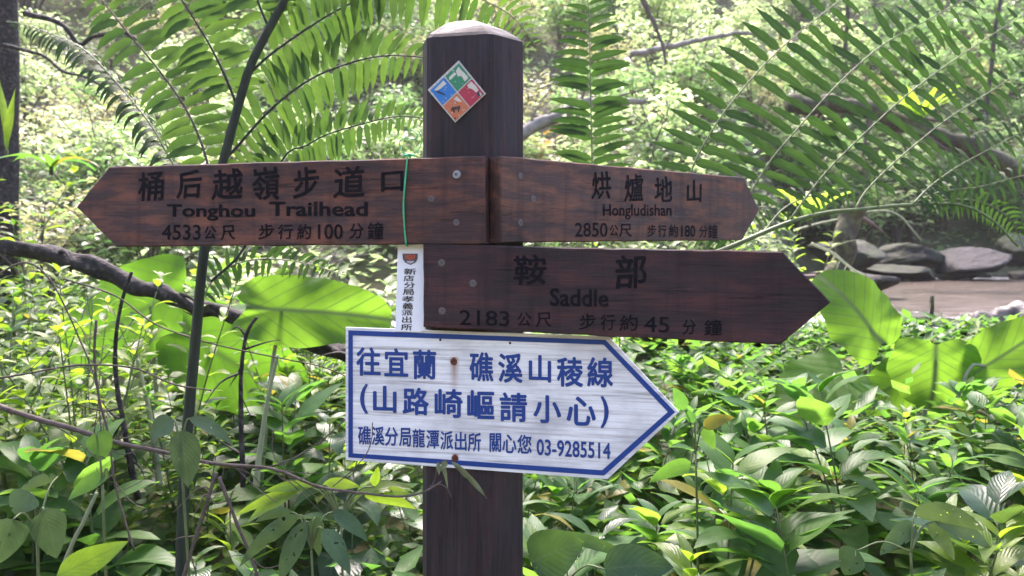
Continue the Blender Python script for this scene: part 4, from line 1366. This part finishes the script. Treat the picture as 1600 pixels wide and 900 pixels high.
spray('herb with bright yellow-green toothed leaves below the white sign', [(470, 762, 1.42, 380, 800, 0, .03, prof_lance, .3), (480, 760, 1.42, 365, 790, 0, .022, prof_lance, .2), (490, 758, 1.42, 415, 757, 0, .022, prof_lance, .2), (505, 758, 1.44, 560, 748, 0, .024, prof_lance, .3), (560, 770, 1.44, 640, 745, 0, .028, prof_lance, .3), (570, 775, 1.44, 650, 778, 0, .026, prof_lance, .3), (585, 760, 1.44, 590, 730, 0, .02, prof_lance, .2), (600, 770, 1.44, 640, 762, 0, .02, prof_lance, .3)], P(520, 960, 1.46), L_bright)
spray('herb with one yellow-green leaf low by the thin pale stalk', [(90, 900, 1.2, 196, 848, 0, .046, prof_lance, .0)], P(80, 980, 1.25), L_bright)
spray('herb with broad corrugated dark leaves right of the post foot', [(830, 880, 1.32, 905, 838, 0, .085, prof_ovate, .2), (945, 890, 1.28, 1045, 872, 0, .07, prof_ovate, .2), (860, 835, 1.36, 1000, 850, 0, .024, prof_lance, .3)], P(880, 990, 1.36), L_herbd)
spray('herb with a pale leaf lifted beside the point of the white sign', [(1070, 640, 1.7, 1055, 605, 0, .03, prof_ovate, .2), (1085, 660, 1.7, 1072, 640, 0, .02, prof_ovate, .1), (1100, 668, 1.72, 1140, 642, 0, .03, prof_ovate, .4), (1100, 668, 1.72, 1118, 700, 0, .03, prof_ovate, .3), (1080, 725, 1.7, 1012, 735, 0, .035, prof_ovate, .4)], P(1080, 900, 1.75), L_herb)
spray('herb with long pale arching leaves low at the far right', [(1430, 800, 1.6, 1540, 795, 0, .045, prof_ovate, .5), (1460, 815, 1.6, 1560, 830, 0, .04, prof_lance, .5), (1450, 820, 1.6, 1500, 860, 0, .035, prof_ovate, .5), (1430, 820, 1.6, 1370, 850, 0, .04, prof_ovate, .4), (1340, 860, 1.5, 1318, 895, 0, .055, prof_ovate, .2)], P(1430, 960, 1.65), L_grey)

# wilted leaf hanging from the lower edge of the white sign
wl = thing('wilted_vine', 'wilted pale vine leaf hanging over the lower blue edge of the white sign', 'vine', P(690, 760, 1.37))
fo, st = MB(), MB()
for a, b_, w_ in (((684, 722), (686, 742), .010), ((690, 720), (700, 760), .009), ((698, 720), (690, 735), .012), ((706, 722), (762, 772), .013), ((712, 728), (735, 748), .014)):
    p, q_ = P(*a, 1.335), P(*b_, 1.335)
    leaf(fo, p, q_ - p, V((1, -.3, .3)), (q_ - p).length * 1.05, w_, .15, 8, prof_lance, .4, wave=.12)
tube(st, spline([P(663, 768, 1.36), P(676, 757, 1.35), P(683, 735, 1.34), P(692, 720, 1.335), P(706, 722, 1.335)], 16), .0012, .0008, 5)
tube(st, spline([P(672, 760, 1.36), P(690, 757, 1.35), P(702, 768, 1.35), P(705, 778, 1.35)], 12), .0012, .0008, 5)
fo.build('foliage', L_dead, wl)
st.build('stem', B_twig, wl)


# ------------------------------------------------------------------ far slope: shrubs, dry shrubs, trees, leaf litter cover
def shrub(name, label, cat, mt, R_=1.0, Hh=1.6, n=900, L=.11, Wr=.45, clumps=9, stem_mt=B_twig, g=.5):
    root = thing(name, label, cat)
    st, fo = MB(), MB()
    cl = []
    for i in range(clumps):
        a = 6.28 * i / clumps + random.uniform(-.4, .4)
        r = R_ * random.uniform(.15, .85)
        c = V((math.cos(a) * r, math.sin(a) * r, Hh * random.uniform(.35, 1)))
        cl.append((c, random.uniform(.25, .5) * R_))
        tube(st, spline([V((0, 0, -.1)), V((c.x * .35, c.y * .35, c.z * .6)), c], 8), .022 * R_, .006, 5)
        for _ in range(4):
            e = c + V((random.uniform(-1, 1), random.uniform(-1, 1), random.uniform(-.6, .9))) * .5 * R_
            tube(st, spline([c * .9, c.lerp(e, .5) + V((0, 0, .05)), e], 5), .007, .003, 4)
    for i in range(n):
        c, r = random.choice(cl)
        v = V((random.gauss(0, 1), random.gauss(0, 1), random.gauss(0, .7)))
        v = v.normalized() * r * (random.random() ** .45)
        z = random.random() * 6.28
        d = V((math.cos(z), math.sin(z), random.uniform(-.5, .5)))
        b_ = V((-math.sin(z), math.cos(z), random.uniform(-.7, .7)))
        ll = L * random.uniform(.6, 1.4)
        leaf(fo, c + v, d, b_, ll, ll * Wr, g, 2, lambda u: 1.0, .2)
    a_ = st.build('stem', stem_mt, root)
    b_ = fo.build('foliage', mt, root)
    PARTS[root.name] = [a_, b_]
    return root


def dryshrub(name, label, cat, Hh=1.2, n=26):
    root = thing(name, label, cat)
    st = MB()
    for i in range(n):
        a = random.random() * 6.28
        el = random.uniform(.2, 1.3)
        d = V((math.cos(a) * math.cos(el), math.sin(a) * math.cos(el), math.sin(el)))
        L = Hh * random.uniform(.5, 1.1)
        p1 = d * L * .5 + V((random.uniform(-.1, .1), random.uniform(-.1, .1), .1))
        p2 = d * L + V((random.uniform(-.2, .2), random.uniform(-.2, .2), -.15))
        path = spline([V((0, 0, -.1)), p1, p2], 9)
        tube(st, path, .010, .003, 4)
        for k_ in range(3):
            q_ = path[random.randrange(3, 8)]
            e = q_ + V((random.uniform(-1, 1), random.uniform(-1, 1), random.uniform(-.4, .7))) * .35
            tube(st, [q_, q_.lerp(e, .5) + V((0, 0, .03)), e], .004, .002, 4)
    a_ = st.build('branches', B_grey, root)
    PARTS[root.name] = [a_]
    return root


shA = [shrub('bright_shrub', PH, 'shrub', L_hillA, 1.0, 1.5, 1100, .10, .45) for _ in range(4)]
shB = [shrub('green_shrub', PH, 'shrub', L_hillB, 1.0, 1.6, 1000, .12, .42) for _ in range(4)]
shC = [shrub('olive_shrub', PH, 'shrub', L_hillC, .9, 1.3, 1000, .08, .4) for _ in range(3)]
shD = [dryshrub('dry_shrub', PH, 'shrub') for _ in range(3)]
shO = [shrub('orange_shrub', PH, 'shrub', L_orange, .5, .8, 120, .14, .5, 5) for _ in range(1)]
ZH = [
    (shA, 'pale yellow-green leafy shrub on the bright far slope', 'yellow-green shrubs on the far slope', .42),
    (shB, 'mid-green leafy shrub on the bright far slope', 'mid-green shrubs on the far slope', .26),
    (shC, 'small-leaved olive shrub on the bright far slope', 'olive shrubs on the far slope', .18),
    (shD, 'leafless grey shrub of tangled twigs on the far slope', 'leafless shrubs on the far slope', .14),
]
nh = 0
y = 5.0
while y < 27:
    step = .62 + .05 * y
    x = -.72 * y - 1.2
    while x < .72 * y + 1.2:
        xx, yy = x + random.uniform(-.45, .45) * step, y + random.uniform(-.45, .45) * step
        px = 800 + FOC * xx / yy
        h = H(xx, yy)
        creek = xx > float(np.interp(yy, [4, 13], [1.2, 4.3])) and yy < 13.6
        if not creek and h > WATER - .1:
            z = pick(ZH)
            s = random.uniform(.55, 1.0) * (.55 + .035 * yy)
            put(z[0], xx, yy, s, z[1], z[2])
            nh += 1
        x += step
    y += step * .8
for k_ in range(26):                                  # thicket along the far side of the creek
    yy = random.uniform(13.2, 17.0)
    xx = random.uniform(3.8, .70 * yy)
    z = random.choice((ZH[0], ZH[1], ZH[1], ZH[2]))
    put(z[0], xx, yy, random.uniform(.8, 1.35), z[1], z[2])
for px, d in ((1085, 11), (838, 9), (880, 14)):
    xx = (px - 800) / FOC * d
    put(shO, xx, d, .8, 'shrub with a few orange leaves on the far slope', 'orange-leaved shrubs on the far slope')
print('hill shrubs', nh)

# yellow-green strap-leaved plants on the slope
def straps(label, px, py, d, n, L, Wd, mt=L_bright, g=.5, up=1.3):
    c = P(px, py, d)
    root = thing('strap_leaved_plant', label, 'plant', c)
    fo, st = MB(), MB()
    for i in range(n):
        a = 6.28 * i / n + random.uniform(-.2, .2)
        dd = V((math.cos(a), math.sin(a), random.uniform(.7, 1.2) * up))
        leaf(fo, c, dd, V((-math.sin(a), math.cos(a), 0)), L * random.uniform(.75, 1.1), Wd, g, 9, prof_lance, .25, wave=.04)
    tube(st, [c - V((0, 0, .03)), c - V((0, 0, .015)), c + V((0, 0, .004))], .008, .008, 6)
    fo.build('foliage', mt, root)
    st.build('stem', B_moss, root)
    return root


straps('yellow-green strap-leaved rosette perched on the dark fallen trunk', 1438, 190, 8.4, 14, .55, .09)
straps('upright yellow-green strap leaf beside the slender trunk', 10, 235, 3.4, 2, .33, .06, L_bright, .05, 9)
straps('low plant with short broad blades under the slanting frond', 80, 262, 3.2, 6, .22, .06, L_herb, .9, .8)
straps('yellow-green strap-leaved plant beside the fern stalk base of the right-hand fern', 1265, 345, 4.0, 9, .28, .07)


# ground cover on the slope: nobody could count it
rng = np.random.default_rng(5)


def cover(name, mt, n, xr, yr, L, test, lift=.3):
    vs, fs, uvs = [], [], []
    k_ = 0
    while k_ < n:
        y = rng.uniform(*yr)
        x = rng.uniform(*xr) * (.72 * y + 1)
        if not test(x, y):
            continue
        h = H(x, y)
        p = np.array((x, y, h + rng.uniform(.02, lift)))
        a = rng.uniform(0, 6.28)
        l = L * rng.uniform(.6, 1.5)
        d = np.array((math.cos(a), math.sin(a), rng.uniform(-.4, .7))) * l
        b_ = np.array((-math.sin(a), math.cos(a), rng.uniform(-.5, .5))) * l * .24
        up_ = np.array((0, 0, l * .12))
        o = len(vs)
        vs += [p, p + d * .5 + b_, p + d, p + d * .5 - b_, p + d * .5 - up_]
        fs += [(o, o + 1, o + 4), (o + 1, o + 2, o + 4), (o + 2, o + 3, o + 4), (o + 3, o, o + 4)]
        uvs += [(0, 0), (.5, 1), (1, 0), (.5, -1), (.5, 0)]
        k_ += 1
    mb = MB()
    mb.add(vs, fs, uvs)
    return tag(mb.build(name, mt), kind='stuff')


dry = lambda x, y: not (x > float(np.interp(y, [3.4, 4, 13], [1.3, 1.6, 4.6])) and 3.5 < y < 13.3)
cover('slope_ground_cover', L_hillA, 26000, (-1, 1), (4.5, 26), .11, dry)
cover('bank_ground_cover', L_herb, 9000, (-1, 1), (1.5, 5), .08, lambda x, y: dry(x, y) and not (abs(x) < .15 and y < 1.7) and not (x > .9 and y > 2.7))


cover('creekside_ground_cover', L_herb, 5000, (0, 1), (2.6, 3.85), .06, lambda x, y: x > .8 and y < 3.72, .045)


# ------------------------------------------------------------------ trees
def tree(label, x, y, hgt, r, lean, crown_r, n, mt, crown_z=.75, bark=B_grey, L=.2, group=None):
    z0 = H(x, y)
    root = thing('forest_tree', label, 'tree', (x, y, z0), group)
    tk = MB()
    top = V((x + lean[0], y + lean[1], z0 + hgt))
    path = spline([V((x, y, z0 - .2)), V((x + lean[0] * .3, y + lean[1] * .3, z0 + hgt * .5)), top], 26)
    path = [p + V((noise.noise(p * .9), noise.noise(p * .9 + V((4, 4, 4))), 0)) * r * .9 for p in path]
    tube(tk, path, r, r * .4, 10, lump=.2)
    tk.build('trunk', bark, root)
    cl = []
    lb = MB()
    for i in range(16):
        j = random.randrange(int(26 * crown_z * .8), 26)
        p = path[j]
        a = random.random() * 6.28
        e = p + V((math.cos(a), math.sin(a), random.uniform(-.05, .6))) * crown_r * random.uniform(.4, 1)
        tube(lb, spline([p, p.lerp(e, .5) + V((0, 0, .15)), e], 7), r * .25, r * .06, 5)
        cl.append((e, crown_r * random.uniform(.25, .45)))
    lb.build('limbs', bark, root)
    fo = MB()
    for i in range(n):
        c, rr = random.choice(cl)
        v = V((random.gauss(0, 1), random.gauss(0, 1), random.gauss(0, .6))).normalized() * rr * random.random() ** .4
        zz = random.random() * 6.28
        ll = L * random.uniform(.6, 1.3)
        leaf(fo, c + v, V((math.cos(zz), math.sin(zz), random.uniform(-.5, .3))), V((-math.sin(zz), math.cos(zz), random.uniform(-.5, .5))), ll, ll * .45, .4, 2, lambda u: 1.0, .2)
    fo.build('crown', mt, root)
    return root


t = P(10, 130, 5.0)
tree('slender dark tree trunk with arched side branches behind the upright strap leaf', t.x - .06, t.y, 6.0, .085, (.35, .2), 1.5, 1800, L_hillB, .8, B_bark, .12)
tree('thin grey tree standing high on the slope behind the right-hand fern', 6.6, 16, 7.5, .055, (.3, 0), 1.9, 2200, L_hillA, .7, B_bark)
tree('thin pale tree on the slope left of the post top', -2.6, 14, 6.5, .08, (-.4, 0), 1.8, 2200, L_hillA, .7)
tree('leaning thin tree above the dark fallen trunk', 8.8, 15, 6.0, .055, (.8, 0), 1.8, 2200, L_hillB, .7, B_bark)
# prototypes that were never placed
for o in list(bpy.data.objects):
    if o.get('label') == PH:
        for ch in PARTS.get(o.name, []):
            bpy.data.objects.remove(ch)
        bpy.data.objects.remove(o)


# ------------------------------------------------------------------ damp air: pale haze in the whole valley
m, ns, lk = mat('damp_air')
out = ns.new('ShaderNodeOutputMaterial')
pv = ns.new('ShaderNodeVolumePrincipled')
pv.inputs['Color'].default_value = (0.92, 0.95, 0.97, 1)
pv.inputs['Density'].default_value = 0.0011
pv.inputs['Anisotropy'].default_value = 0.35
lk.new(pv.outputs[0], out.inputs['Volume'])
mb = MB()
x0, x1, y0, y1, z0, z1 = -72, 72, -57, 60, -1.5, 45
mb.add([V((x, y, z)) for z in (z0, z1) for y in (y0, y1) for x in (x0, x1)], [(0, 2, 3, 1), (4, 5, 7, 6), (0, 1, 5, 4), (2, 6, 7, 3), (0, 4, 6, 2), (1, 3, 7, 5)])
tag(mb.build('haze', m, smooth=False), kind='stuff')
